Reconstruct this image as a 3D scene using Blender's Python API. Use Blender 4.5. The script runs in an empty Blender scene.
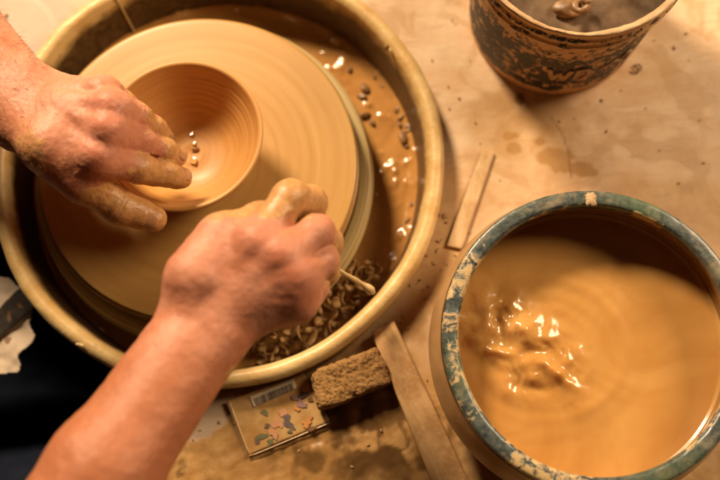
import bpy, bmesh, math, random
import numpy as np
from mathutils import Matrix, Vector
random.seed(7)
RS = np.random.RandomState(11)
sc = bpy.context.scene
COL = sc.collection
R = math.radians
PI = math.pi

# ------------------------------------------------------------------ camera
CAM_H, TILT, ROLL, FPX = 0.95, R(15), R(-4), 1000.0
MAT_CAM = Matrix.Rotation(TILT, 3, 'X') @ Matrix.Rotation(ROLL, 3, 'Z')
MC = np.array(MAT_CAM)

def P(u, v, z):
    """point of the place seen at photo position (u, v), standing at real height z"""
    d = MC @ np.array([(u - 360) / FPX, -(v - 240) / FPX, -1.0])
    k = (z - CAM_H) / d[2]
    return np.array([d[0] * k, d[1] * k, z])

def UV(x, y, z):
    """photo position of world points (arrays)"""
    q = np.stack([x, y, np.asarray(z) - CAM_H + 0 * x], -1) @ MC
    return 360 + FPX * q[..., 0] / -q[..., 2], 240 - FPX * q[..., 1] / -q[..., 2]

DROP, GR = .040, 1.0455        # the wheel is sunk into the table top
def PW(u, v, z):
    return P(u, v, z - DROP)

cam_d = bpy.data.cameras.new('camera')
cam = bpy.data.objects.new('camera', cam_d); COL.objects.link(cam)
cam.matrix_world = Matrix.Translation((0, 0, CAM_H)) @ MAT_CAM.to_4x4()
cam_d.sensor_width = 36; cam_d.lens = 36 * FPX / 720
cam_d.clip_start = 0.02; cam_d.clip_end = 100
cam_d.dof.use_dof = True; cam_d.dof.focus_distance = 0.868; cam_d.dof.aperture_fstop = 2.6
sc.camera = cam

# ------------------------------------------------------------------ noise
_tab = RS.rand(256, 256).astype(np.float32)
_tab3 = RS.rand(64, 64, 64).astype(np.float32)
def vnoise2(x, y):
    xi = np.floor(x).astype(int); yi = np.floor(y).astype(int)
    fx = x - xi; fy = y - yi
    fx = fx * fx * (3 - 2 * fx); fy = fy * fy * (3 - 2 * fy)
    a = _tab[xi & 255, yi & 255]; b = _tab[(xi + 1) & 255, yi & 255]
    c = _tab[xi & 255, (yi + 1) & 255]; d = _tab[(xi + 1) & 255, (yi + 1) & 255]
    return (a * (1 - fx) + b * fx) * (1 - fy) + (c * (1 - fx) + d * fx) * fy
def fbm2(x, y, o=4, s=0.0):
    t = 0; a = 0.5; n = 0
    for k in range(o):
        t = t + a * vnoise2(x * 2 ** k + 17.3 * k + s * 7.7, y * 2 ** k + 9.1 * k + s * 3.1); n += a; a *= 0.5
    return t / n
def vnoise3(p):
    i = np.floor(p).astype(int); f = (p - i).astype(np.float32); f = f * f * (3 - 2 * f)
    r = 0
    for dx in (0, 1):
        for dy in (0, 1):
            for dz in (0, 1):
                w = (f[..., 0] if dx else 1 - f[..., 0]) * (f[..., 1] if dy else 1 - f[..., 1]) * (f[..., 2] if dz else 1 - f[..., 2])
                r = r + w * _tab3[(i[..., 0] + dx) & 63, (i[..., 1] + dy) & 63, (i[..., 2] + dz) & 63]
    return r
def fbm3(p, o=3):
    t = 0; a = 0.5; n = 0
    for k in range(o):
        t = t + a * vnoise3(p * 2 ** k + 5.3 * k); n += a; a *= 0.5
    return t / n
def sstep(a, b, x):
    t = np.clip((x - a) / (b - a), 0, 1); return t * t * (3 - 2 * t)

# ------------------------------------------------------------------ mesh helpers
def mesh_np(name, V, F, mat, parent=None, smooth=True, attrs=None, loc=None):
    """V (n,3); F list of faces or (m,4)/(m,3) array"""
    me = bpy.data.meshes.new(name)
    V = np.asarray(V, np.float32)
    if isinstance(F, np.ndarray):
        k = F.shape[1]
        me.vertices.add(len(V)); me.vertices.foreach_set('co', V.ravel())
        me.loops.add(F.size); me.loops.foreach_set('vertex_index', F.astype(np.int32).ravel())
        me.polygons.add(len(F)); me.polygons.foreach_set('loop_start', np.arange(0, F.size, k, dtype=np.int32))
        me.update(calc_edges=True)
    else:
        me.from_pydata([tuple(map(float, v)) for v in V], [], F)
    me.validate()
    me.polygons.foreach_set('use_smooth', np.full(len(me.polygons), smooth))
    if attrs:
        for k, a in attrs.items():
            at = me.attributes.new(k, 'FLOAT', 'POINT'); at.data.foreach_set('value', np.asarray(a, np.float32))
    me.update()
    ob = bpy.data.objects.new(name, me); COL.objects.link(ob)
    if mat: me.materials.append(mat)
    if parent is not None: ob.parent = parent
    if loc is not None: ob.location = loc
    return ob

def bm_obj(name, bm, mat, parent=None, smooth=False, bevel=0.0, seg=2):
    if bevel:
        bmesh.ops.bevel(bm, geom=bm.edges[:], offset=bevel, segments=seg, affect='EDGES', profile=0.6)
    me = bpy.data.meshes.new(name); bm.to_mesh(me); bm.free()
    for p in me.polygons: p.use_smooth = smooth
    ob = bpy.data.objects.new(name, me); COL.objects.link(ob)
    if mat: me.materials.append(mat)
    if parent is not None: ob.parent = parent
    return ob

def empty(name, loc=(0, 0, 0)):
    o = bpy.data.objects.new(name, None); COL.objects.link(o); o.location = loc
    o.empty_display_size = 0.02
    return o

def tag(o, label=None, cat=None, group=None, kind=None):
    if label: o['label'] = label
    if cat: o['category'] = cat
    if group: o['group'] = group
    if kind: o['kind'] = kind
    return o

def lathe_arrays(prof, n, wob=None, closed=False):
    """prof [(r,z)]; wob(th, i, r, z)->(r,z) arrays"""
    prof = np.array(prof, float); m = len(prof)
    th = np.linspace(0, 2 * PI, n, endpoint=False)
    T, I = np.meshgrid(th, np.arange(m), indexing='ij')
    r = prof[I, 0]; z = prof[I, 1]
    if wob: r, z = wob(T, I, r, z)
    V = np.stack([r * np.cos(T), r * np.sin(T), z], -1).reshape(-1, 3)
    a = np.arange(n)[:, None] * m; b = ((np.arange(n) + 1) % n)[:, None] * m
    j = np.arange(m if closed else m - 1)[None]; j2 = (j + 1) % m
    F = np.stack([a + j, b + j, b + j2, a + j2], -1).reshape(-1, 4)
    return V, F

def dens(prof, step):
    """resample a profile polyline with Catmull-Rom smoothing"""
    p = np.array(prof, float); out = []
    q = np.vstack([2 * p[0] - p[1], p, 2 * p[-1] - p[-2]])
    for i in range(1, len(q) - 2):
        n = max(2, int(float(np.linalg.norm(q[i + 1] - q[i])) / step))
        for k in range(n):
            t = k / n; a, b, c, d = q[i - 1:i + 3]
            out.append(0.5 * (2 * b + (c - a) * t + (2 * a - 5 * b + 4 * c - d) * t * t + (3 * b - a - 3 * c + d) * t ** 3))
    out.append(p[-1]); return np.array(out)

def tube(points, radii, n=10, cap=True):
    pts = np.array(points, float); m = len(pts)
    V = []; F = []
    t = np.gradient(pts, axis=0); t /= np.linalg.norm(t, axis=1)[:, None] + 1e-9
    up = np.array([0.1, 0.3, 1.0])
    for i in range(m):
        a = np.cross(t[i], up); a /= np.linalg.norm(a) + 1e-9; b = np.cross(a, t[i])
        for k in range(n):
            w = 2 * PI * k / n
            V.append(pts[i] + radii[i] * (math.cos(w) * a + math.sin(w) * b))
    for i in range(m - 1):
        for k in range(n):
            F.append((i * n + k, i * n + (k + 1) % n, (i + 1) * n + (k + 1) % n, (i + 1) * n + k))
    if cap:
        F.append(tuple(range(n - 1, -1, -1))); F.append(tuple((m - 1) * n + k for k in range(n)))
    return V, F

# ------------------------------------------------------------------ materials
def lin(c):
    return tuple(((x / 255) / 12.92 if x / 255 <= 0.04045 else ((x / 255 + 0.055) / 1.055) ** 2.4) for x in c)

class NT:
    def __init__(s, name):
        s.m = bpy.data.materials.new(name); s.m.use_nodes = True
        s.t = s.m.node_tree; s.n = s.t.nodes; s.l = s.t.links
        s.b = s.n['Principled BSDF']; s.tc = None
    def node(s, typ, ins=None, **kw):
        n = s.n.new(typ)
        for k, v in kw.items(): setattr(n, k, v)
        for k, v in (ins or {}).items(): s.put(n.inputs[k], v)
        return n
    def put(s, sock, v):
        if isinstance(v, bpy.types.NodeSocket): s.l.new(v, sock)
        elif isinstance(v, (tuple, list)) and len(v) == 3 and sock.type == 'RGBA': sock.default_value = (*v, 1)
        else: sock.default_value = v
    def obj(s):
        if not s.tc: s.tc = s.n.new('ShaderNodeTexCoord')
        return s.tc.outputs['Object']
    def noise(s, scale, detail=5, rough=0.6, vec=None, dist=0.0):
        return s.node('ShaderNodeTexNoise', {'Vector': vec or s.obj(), 'Scale': scale, 'Detail': detail, 'Roughness': rough, 'Distortion': dist}).outputs['Fac']
    def ramp(s, fac, stops, interp='LINEAR'):
        n = s.node('ShaderNodeValToRGB', {'Fac': fac}); cr = n.color_ramp; cr.interpolation = interp
        while len(cr.elements) < len(stops): cr.elements.new(0.5)
        for e, (p, c) in zip(cr.elements, stops):
            e.position = p; e.color = (c, c, c, 1) if isinstance(c, (int, float)) else (*c, 1)
        return n.outputs['Color']
    def mix(s, f, a, b, mode='MIX'):
        n = s.node('ShaderNodeMix', data_type='RGBA', blend_type=mode)
        s.put(n.inputs[0], f); s.put(n.inputs[6], a); s.put(n.inputs[7], b); return n.outputs[2]
    def math(s, op, a, b=0.0, clamp=False):
        n = s.node('ShaderNodeMath', operation=op, use_clamp=clamp); s.put(n.inputs[0], a); s.put(n.inputs[1], b); return n.outputs[0]
    def attr(s, name):
        return s.node('ShaderNodeAttribute', attribute_name=name).outputs['Fac']
    def bump(s, h, strength=0.3, dist=0.001, normal=None):
        n = s.node('ShaderNodeBump', {'Height': h, 'Strength': strength, 'Distance': dist})
        if normal: s.put(n.inputs['Normal'], normal)
        return n.outputs['Normal']
    def out(s, **kw):
        names = {'base': 'Base Color', 'rough': 'Roughness', 'normal': 'Normal', 'spec': 'Specular IOR Level', 'metal': 'Metallic',
                 'coat': 'Coat Weight', 'coatr': 'Coat Roughness', 'sss': 'Subsurface Weight', 'ssr': 'Subsurface Radius', 'sssc': 'Subsurface Scale',
                 'alpha': 'Alpha', 'trans': 'Transmission Weight', 'ior': 'IOR', 'sheen': 'Sheen Weight'}
        for k, v in kw.items(): s.put(s.b.inputs[names[k]], v)
        return s.m

def simple(name, c1, c2, scale=60, rough=0.6, bump=0.2, bscale=None, bd=0.0006, **kw):
    m = NT(name); f = m.noise(scale)
    c = m.mix(m.ramp(f, [(0.3, 0.0), (0.7, 1.0)]), c1, c2)
    nb = m.bump(m.noise(bscale or scale * 5, 6, 0.65), bump, bd)
    return m.out(base=c, rough=rough, normal=nb, **kw)

CLAY = (0.60, 0.35, 0.145)
CLAY_L = (0.70, 0.46, 0.22)
CLAY_D = (0.36, 0.185, 0.065)

# spun wet clay (bowl): fine concentric rings by height/radius of object coordinates
def spun_mat(name, c1, c2, rings, rough, axis_r=True, coat=0.25, bmp=0.25):
    m = NT(name); o = m.obj()
    sep = m.node('ShaderNodeSeparateXYZ', {'Vector': o})
    r = m.math('SQRT', m.math('ADD', m.math('MULTIPLY', sep.outputs[0], sep.outputs[0]), m.math('MULTIPLY', sep.outputs[1], sep.outputs[1])))
    zz = m.math('MULTIPLY', sep.outputs[2], 1.0)
    v = m.node('ShaderNodeCombineXYZ', {'X': r, 'Y': zz, 'Z': 0.0}).outputs[0]
    n1 = m.noise(rings, 6, 0.7, v)
    ang = m.math('ARCTAN2', sep.outputs[1], sep.outputs[0])
    v2 = m.node('ShaderNodeCombineXYZ', {'X': m.math('MULTIPLY', r, 160.0), 'Y': m.math('MULTIPLY', m.math('SINE', ang), 0.8), 'Z': m.math('MULTIPLY', m.math('COSINE', ang), 0.8)}).outputs[0]
    n2 = m.noise(1.0, 5, 0.6, v2)
    n3 = m.noise(14, 3, 0.5)
    f = m.math('ADD', m.math('MULTIPLY', n1, 0.45), m.math('ADD', m.math('MULTIPLY', n2, 0.35), m.math('MULTIPLY', n3, 0.2)))
    c = m.mix(m.ramp(f, [(0.38, 0.0), (0.62, 1.0)]), c1, c2)
    h = m.math('ADD', n1, m.math('MULTIPLY', n2, 0.6))
    return m.out(base=c, rough=m.math('ADD', m.math('MULTIPLY', n2, 0.25), rough - 0.1), normal=m.bump(h, bmp, 0.0006), coat=coat, coatr=0.22)

M = {}
M['bowl_clay'] = spun_mat('wet_thrown_clay', (0.50, 0.235, 0.060), (0.60, 0.310, 0.092), 260, 0.50, coat=0.08)
M['bowl_clay_wet'] = simple('watery_clay', (0.56, 0.29, 0.095), (0.64, 0.36, 0.13), 60, 0.06, 0.0, coat=1.0, coatr=0.02)
M['bat'] = spun_mat('slip_filmed_bat', (0.455, 0.235, 0.062), (0.545, 0.31, 0.095), 70, 0.36, bmp=0.03, coat=0.3)
M['head'] = spun_mat('slip_filmed_metal', (0.40, 0.28, 0.11), (0.60, 0.45, 0.20), 300, 0.4, coat=0.1)
M['slip'] = simple('brown_slip', (0.46, 0.21, 0.055), (0.58, 0.29, 0.085), 18, 0.16, 0.25, 90, 0.001, coat=0.4, coatr=0.08)
M['lump'] = simple('dark_wet_clay', (0.16, 0.075, 0.024), (0.36, 0.18, 0.058), 120, 0.3, 0.5, 400, 0.001)
M['trim'] = simple('trimmed_clay', (0.36, 0.19, 0.062), (0.56, 0.33, 0.125), 90, 0.38, 0.4, 500, 0.0006)
M['coil'] = simple('wet_brown_clay', (0.12, 0.06, 0.025), (0.34, 0.19, 0.08), 80, 0.4, 0.4, 300, 0.0008)
M['crumb'] = simple('dried_clay', (0.30, 0.17, 0.07), (0.50, 0.32, 0.16), 200, 0.8, 0.4, 700, 0.0006)

def pan_mat():
    m = NT('clay_smeared_plastic'); 
    geo = m.node('ShaderNodeSeparateXYZ', {'Vector': m.obj()})
    z = geo.outputs[2]
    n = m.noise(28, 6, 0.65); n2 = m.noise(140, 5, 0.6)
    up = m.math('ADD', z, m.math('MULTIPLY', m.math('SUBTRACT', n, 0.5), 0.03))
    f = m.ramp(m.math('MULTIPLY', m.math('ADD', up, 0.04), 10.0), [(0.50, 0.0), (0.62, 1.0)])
    inner = m.mix(m.ramp(n2, [(0.35, 0.0), (0.7, 1.0)]), (0.055, 0.030, 0.011), (0.16, 0.08, 0.026))  # dirty clay brown, darkened further to paint in the shade inside the pan
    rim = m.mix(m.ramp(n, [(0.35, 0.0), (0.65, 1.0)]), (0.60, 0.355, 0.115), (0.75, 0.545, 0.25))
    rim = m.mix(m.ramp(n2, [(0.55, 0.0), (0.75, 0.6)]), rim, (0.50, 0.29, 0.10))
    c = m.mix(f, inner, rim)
    return m.out(base=c, rough=m.math('ADD', m.math('MULTIPLY', n2, 0.35), 0.26), normal=m.bump(m.math('ADD', n2, n), 0.35, 0.0015), coat=0.10, coatr=0.25)
M['pan'] = pan_mat()

def table_mat():
    m = NT('clay_stained_board')
    cl, wet, pale, dk = m.attr('clay'), m.attr('wet'), m.attr('pale'), m.attr('dark')
    n1 = m.noise(9, 6, 0.62, dist=0.6); n2 = m.noise(60, 6, 0.65, dist=0.4); n3 = m.noise(420, 4, 0.6)
    base = m.mix(m.ramp(n1, [(0.35, 0.0), (0.65, 1.0)]), (0.60, 0.37, 0.195), (0.72, 0.51, 0.32))
    base = m.mix(m.ramp(n2, [(0.52, 0.0), (0.72, 0.55)]), base, (0.48, 0.30, 0.155))
    mp = m.node('ShaderNodeMapping', {'Vector': m.obj()}); mp.inputs['Rotation'].default_value = (0, 0, R(-28)); mp.inputs['Scale'].default_value = (1, 3, 1)
    sc_ = m.noise(11, 7, 0.7, mp.outputs[0], 0.5); mp2 = m.node('ShaderNodeMapping', {'Vector': m.obj()}); mp2.inputs['Rotation'].default_value = (0, 0, R(40)); mp2.inputs['Scale'].default_value = (1, 6, 1)
    sc2 = m.noise(24, 6, 0.7, mp2.outputs[0], 0.3)
    base = m.mix(m.ramp(sc_, [(0.46, 0.0), (0.62, 0.6)]), base, (0.74, 0.56, 0.37))
    base = m.mix(m.ramp(sc2, [(0.54, 0.0), (0.70, 0.55)]), base, (0.44, 0.25, 0.11))
    blot = m.noise(17, 3, 0.5, dist=1.0)
    base = m.mix(m.ramp(blot, [(0.52, 0.0), (0.575, 0.42)]), base, (0.43, 0.235, 0.09))
    base = m.mix(m.math('MULTIPLY', pale, 0.85), base, m.mix(n2, (0.45, 0.335, 0.255), (0.55, 0.44, 0.35)))
    clay = m.mix(m.ramp(n2, [(0.35, 0.0), (0.65, 1.0)]), (0.42, 0.21, 0.06), (0.58, 0.33, 0.11))
    c = m.mix(cl, base, clay)
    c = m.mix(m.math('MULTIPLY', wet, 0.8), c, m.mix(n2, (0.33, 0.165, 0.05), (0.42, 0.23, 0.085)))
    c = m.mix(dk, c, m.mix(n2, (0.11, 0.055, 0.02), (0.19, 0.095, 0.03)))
    c = m.mix(m.ramp(n3, [(0.62, 0.0), (0.78, 0.35)]), c, (0.28, 0.16, 0.07))
    rg = m.math('SUBTRACT', 0.62, m.math('MULTIPLY', m.math('ADD', wet, dk, True), 0.38))
    h = m.math('ADD', m.math('MULTIPLY', n2, 1.0), m.math('MULTIPLY', n3, 0.4))
    return m.out(base=c, rough=rg, normal=m.bump(h, 0.35, 0.0009))
M['table'] = table_mat()

def skin_mat():
    m = NT('skin'); cl = m.attr('clay'); red = m.attr('red'); fa = m.attr('tan')
    n1 = m.noise(45, 5, 0.6); n2 = m.noise(260, 5, 0.6); n3 = m.noise(900, 3, 0.6)
    vor = m.node('ShaderNodeTexVoronoi', {'Vector': m.obj(), 'Scale': 900.0}, feature='F1').outputs['Distance']
    s = m.mix(m.ramp(n1, [(0.35, 0.0), (0.65, 1.0)]), (0.55, 0.215, 0.122), (0.66, 0.30, 0.195))
    s = m.mix(m.math('MULTIPLY', red, 0.55), s, (0.52, 0.145, 0.085))
    s = m.mix(m.math('MULTIPLY', fa, 0.80), s, m.mix(n1, (0.38, 0.115, 0.04), (0.47, 0.165, 0.065)))
    s = m.mix(m.ramp(n2, [(0.50, 0.0), (0.72, 0.32)]), s, (0.40, 0.13, 0.07))
    k = m.mix(m.ramp(n2, [(0.35, 0.0), (0.65, 1.0)]), (0.48, 0.235, 0.07), (0.62, 0.35, 0.125))
    clm = m.ramp(m.math('ADD', cl, m.math('MULTIPLY', m.math('SUBTRACT', n2, 0.5), 0.28)), [(0.44, 0.0), (0.56, 1.0)])
    edge = m.ramp(m.math('ADD', cl, m.math('MULTIPLY', m.math('SUBTRACT', n2, 0.5), 0.28)), [(0.435, 0.0), (0.46, 0.9), (0.50, 0.0)])
    c = m.mix(m.math('MULTIPLY', clm, 0.80), s, k)
    c = m.mix(m.math('MULTIPLY', edge, 0.40), c, (0.66, 0.42, 0.20))
    h = m.math('ADD', m.math('MULTIPLY', n2, 0.7), m.math('ADD', m.math('MULTIPLY', vor, 0.55), m.math('MULTIPLY', clm, 0.5)))
    h = m.math('ADD', h, m.math('MULTIPLY', n3, 0.25))
    return m.out(base=c, rough=m.math('SUBTRACT', 0.50, m.math('MULTIPLY', clm, 0.16)), normal=m.bump(h, 0.45, 0.0007), sss=0.12, ssr=(1.0, 0.35, 0.2), sssc=0.004, spec=0.45)
M['skin'] = skin_mat()
M['nail'] = simple('nail', (0.52, 0.25, 0.11), (0.60, 0.32, 0.16), 200, 0.32, 0.2)
M['nail_dirty'] = simple('clay_rimmed_nail', (0.24, 0.12, 0.05), (0.45, 0.25, 0.11), 300, 0.35, 0.3)
M['hair'] = simple('arm_hair', (0.10, 0.045, 0.02), (0.20, 0.09, 0.04), 100, 0.5, 0.0)
M['navy'] = simple('navy_cotton', (0.006, 0.008, 0.016), (0.012, 0.015, 0.026), 40, 0.95, 0.4, 900, 0.0008, spec=0.08)

def wood_mat(name, c1, c2, stain, along='Y', stretch=14):
    m = NT(name)
    mp = m.node('ShaderNodeMapping', {'Vector': m.obj()}); 
    mp.inputs['Scale'].default_value = (stretch, 1, stretch) if along == 'Y' else (1, stretch, stretch)
    g = m.noise(26, 6, 0.6, mp.outputs[0], 0.8); n = m.noise(30, 5, 0.6); n2 = m.noise(300, 5, 0.6)
    c = m.mix(m.ramp(g, [(0.35, 0.0), (0.65, 1.0)]), c1, c2)
    c = m.mix(m.ramp(n, [(0.44, 0.0), (0.60, 0.85)]), c, stain)
    c = m.mix(m.ramp(n2, [(0.50, 0.0), (0.70, 0.5)]), c, (0.62, 0.43, 0.22))
    return m.out(base=c, rough=0.6, normal=m.bump(m.math('ADD', g, m.math('MULTIPLY', n2, 0.6)), 0.4, 0.0006))
M['wood'] = wood_mat('clay_dusted_wood', (0.55, 0.30, 0.115), (0.66, 0.40, 0.18), (0.40, 0.20, 0.065))
M['stick'] = wood_mat('clay_pale_wood', (0.54, 0.345, 0.165), (0.64, 0.44, 0.24), (0.44, 0.25, 0.10))

def sponge_mat():
    m = NT('clay_soaked_sponge')
    v = m.node('ShaderNodeTexVoronoi', {'Vector': m.obj(), 'Scale': 430.0}, feature='F1').outputs['Distance']
    v2 = m.node('ShaderNodeTexVoronoi', {'Vector': m.obj(), 'Scale': 1000.0}, feature='F1').outputs['Distance']
    n = m.noise(70, 6, 0.65)
    n5 = m.noise(260, 6, 0.75)
    f = m.math('ADD', m.math('MULTIPLY', v, 0.25), m.math('ADD', m.math('MULTIPLY', n, 0.35), m.math('MULTIPLY', n5, 0.5)))
    c = m.ramp(f, [(0.38, (0.10, 0.042, 0.010)), (0.50, (0.33, 0.165, 0.045)), (0.68, (0.50, 0.28, 0.095))])
    return m.out(base=c, rough=0.8, normal=m.bump(m.math('ADD', m.math('MULTIPLY', v, .4), m.math('ADD', n5, m.math('MULTIPLY', v2, 0.3))), 0.9, 0.0020))
M['sponge'] = sponge_mat()

def bucket_mat():
    m = NT('clay_crusted_print'); o = m.obj()
    sep = m.node('ShaderNodeSeparateXYZ', {'Vector': o})
    n = m.noise(95, 8, 0.74, dist=0.4); n2 = m.noise(16, 4, 0.6); n3 = m.noise(300, 4, 0.6)
    # printed dark band between z 0.012 and 0.10, worn and smeared over with clay
    band = m.ramp(m.math('MULTIPLY', sep.outputs[2], 6.25), [(0.05, 0.0), (0.12, 1.0), (0.52, 1.0), (0.85, 0.35), (0.93, 0.7), (0.97, 0.0)])
    f = m.math('SUBTRACT', m.math('ADD', m.math('MULTIPLY', band, 0.24), m.math('MULTIPLY', n, 1.1)), m.math('MULTIPLY', n2, 0.36))
    mask = m.ramp(f, [(0.525, 0.0), (0.56, 1.0)])
    tanc = m.mix(m.ramp(n3, [(0.3, 0.0), (0.7, 1.0)]), (0.52, 0.28, 0.11), (0.68, 0.43, 0.21))
    tanc = m.mix(m.ramp(n2, [(0.45, 0.0), (0.7, 0.6)]), tanc, (0.42, 0.20, 0.07))
    c = m.mix(mask, tanc, m.mix(n3, (0.012, 0.008, 0.006), (0.034, 0.02, 0.012)))
    return m.out(base=c, rough=0.55, normal=m.bump(m.math('SUBTRACT', n3, m.math('MULTIPLY', mask, 1.0)), 0.5, 0.0012))
M['bucket'] = bucket_mat()
M['bucket_in'] = simple('bucket_slurry', (0.035, 0.020, 0.010), (0.26, 0.17, 0.10), 24, 0.7, 0.4, 200, 0.0006, spec=0.2)
M['smear'] = simple('pale_clay_smear', (0.38, 0.215, 0.095), (0.62, 0.42, 0.235), 60, 0.6, 0.5, 380, 0.001)
M['print'] = simple('worn_print', (0.14, 0.07, 0.03), (0.52, 0.30, 0.13), 170, 0.55, 0.3)

def glaze_mat():
    m = NT('blue_green_glazed_rim')
    n = m.noise(34, 6, 0.68, dist=0.9); n2 = m.noise(180, 6, 0.7); n3 = m.noise(10, 3, 0.5); cl = m.attr('clay')
    c = m.mix(m.ramp(n2, [(0.35, 0.0), (0.65, 1.0)]), (0.026, 0.038, 0.040), (0.115, 0.130, 0.118))
    c = m.mix(m.ramp(n, [(0.50, 0.0), (0.68, 0.6)]), c, (0.34, 0.27, 0.16))
    c = m.mix(m.ramp(n3, [(0.50, 0.0), (0.62, 0.5)]), c, (0.085, 0.135, 0.05))
    nf = m.noise(75, 7, 0.72, dist=1.4)
    cm = m.ramp(m.math('ADD', m.math('MULTIPLY', cl, 0.27), m.math('ADD', m.math('MULTIPLY', nf, 0.75), m.math('MULTIPLY', n2, 0.25))), [(0.66, 0.0), (0.74, 1.0)])
    c = m.mix(cm, c, m.mix(n2, (0.50, 0.33, 0.15), (0.64, 0.46, 0.23)))
    return m.out(base=c, rough=m.math('ADD', m.math('MULTIPLY', n, 0.3), 0.22), normal=m.bump(m.math('ADD', n2, cm), 0.35, 0.0008), coat=0.3, coatr=0.2)
M['glaze'] = glaze_mat()
M['crock'] = simple('clay_run_stoneware', (0.36, 0.19, 0.075), (0.53, 0.31, 0.135), 26, 0.42, 0.35, 200, 0.001, coat=0.2, coatr=0.25)
M['crock_in'] = simple('slip_coated_wall', (0.20, 0.09, 0.025), (0.38, 0.19, 0.06), 40, 0.2, 0.3, 160, 0.001, coat=0.4, coatr=0.1)

def pool_mat():
    m = NT('thick_liquid_slip'); n = m.noise(12, 4, 0.55, dist=1.2); n2 = m.noise(90, 4, 0.5)
    c = m.mix(m.ramp(n, [(0.35, 0.0), (0.65, 1.0)]), (0.55, 0.270, 0.070), (0.65, 0.355, 0.110))
    return m.out(base=c, rough=0.2, normal=m.bump(n2, 0.06, 0.0008), coat=0.5, coatr=0.06, spec=0.5, sss=0.6, ssr=(1.0, 0.6, 0.3), sssc=0.012)
M['pool'] = pool_mat()

def rag_mat():
    m = NT('clay_spotted_cotton'); d = m.attr('dark'); n = m.noise(40, 5, 0.6); n2 = m.noise(900, 3, 0.5)
    c = m.mix(m.ramp(n, [(0.4, 0.0), (0.65, 1.0)]), (0.66, 0.50, 0.36), (0.74, 0.60, 0.46))
    c = m.mix(d, c, (0.035, 0.025, 0.018))
    sp = m.noise(85, 2, 0.5)
    c = m.mix(m.ramp(sp, [(0.64, 0.0), (0.68, 0.85)]), c, (0.22, 0.10, 0.04))
    return m.out(base=c, rough=0.85, normal=m.bump(n2, 0.4, 0.0006))
M['rag'] = rag_mat()
M['card'] = None
def card_mat():
    m = NT('slip_filmed_plastic'); n = m.noise(50, 5, 0.6, dist=0.5); n2 = m.noise(300, 5, 0.6)
    c = m.mix(m.ramp(n, [(0.35, 0.0), (0.65, 1.0)]), (0.46, 0.25, 0.085), (0.60, 0.38, 0.16))
    return m.out(base=c, rough=m.math('ADD', m.math('MULTIPLY', n, 0.4), 0.05), normal=m.bump(m.math('ADD', n, m.math('MULTIPLY', n2, 0.3)), 0.35, 0.0012), coat=0.5, coatr=0.12)
M['card'] = card_mat()
M['label'] = simple('clay_stained_paper', (0.70, 0.55, 0.36), (0.82, 0.70, 0.52), 120, 0.45, 0.1, coat=0.4, coatr=0.1)
M['ink'] = simple('black_ink', (0.03, 0.025, 0.035), (0.07, 0.05, 0.05), 200, 0.45, 0.0, coat=0.4, coatr=0.1)
for nm, a, b in (('blue', (0.02, 0.035, 0.085), (0.06, 0.08, 0.13)), ('green', (0.045, 0.10, 0.06), (0.11, 0.15, 0.09)), ('pink', (0.60, 0.26, 0.15), (0.66, 0.34, 0.21)),
                 ('violet', (0.27, 0.15, 0.21), (0.38, 0.24, 0.27)), ('orange', (0.62, 0.23, 0.06), (0.68, 0.30, 0.09)), ('brown', (0.10, 0.04, 0.02), (0.16, 0.07, 0.03))):
    a = tuple(.78 * x + .22 * c_ for x, c_ in zip(a, (.40, .22, .08))); b = tuple(.70 * x + .30 * c_ for x, c_ in zip(b, (.48, .28, .11)))
    M[nm] = simple('print_' + nm, a, b, 300, 0.4, 0.1, coat=0.4, coatr=0.1)
M['tool'] = simple('clay_coated_tool', (0.62, 0.42, 0.18), (0.74, 0.56, 0.30), 120, 0.35, 0.3, 300, coat=0.3, coatr=0.2)
M['floor'] = simple('dark_floor', (0.015, 0.011, 0.008), (0.03, 0.02, 0.014), 20, 0.7, 0.2)

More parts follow.
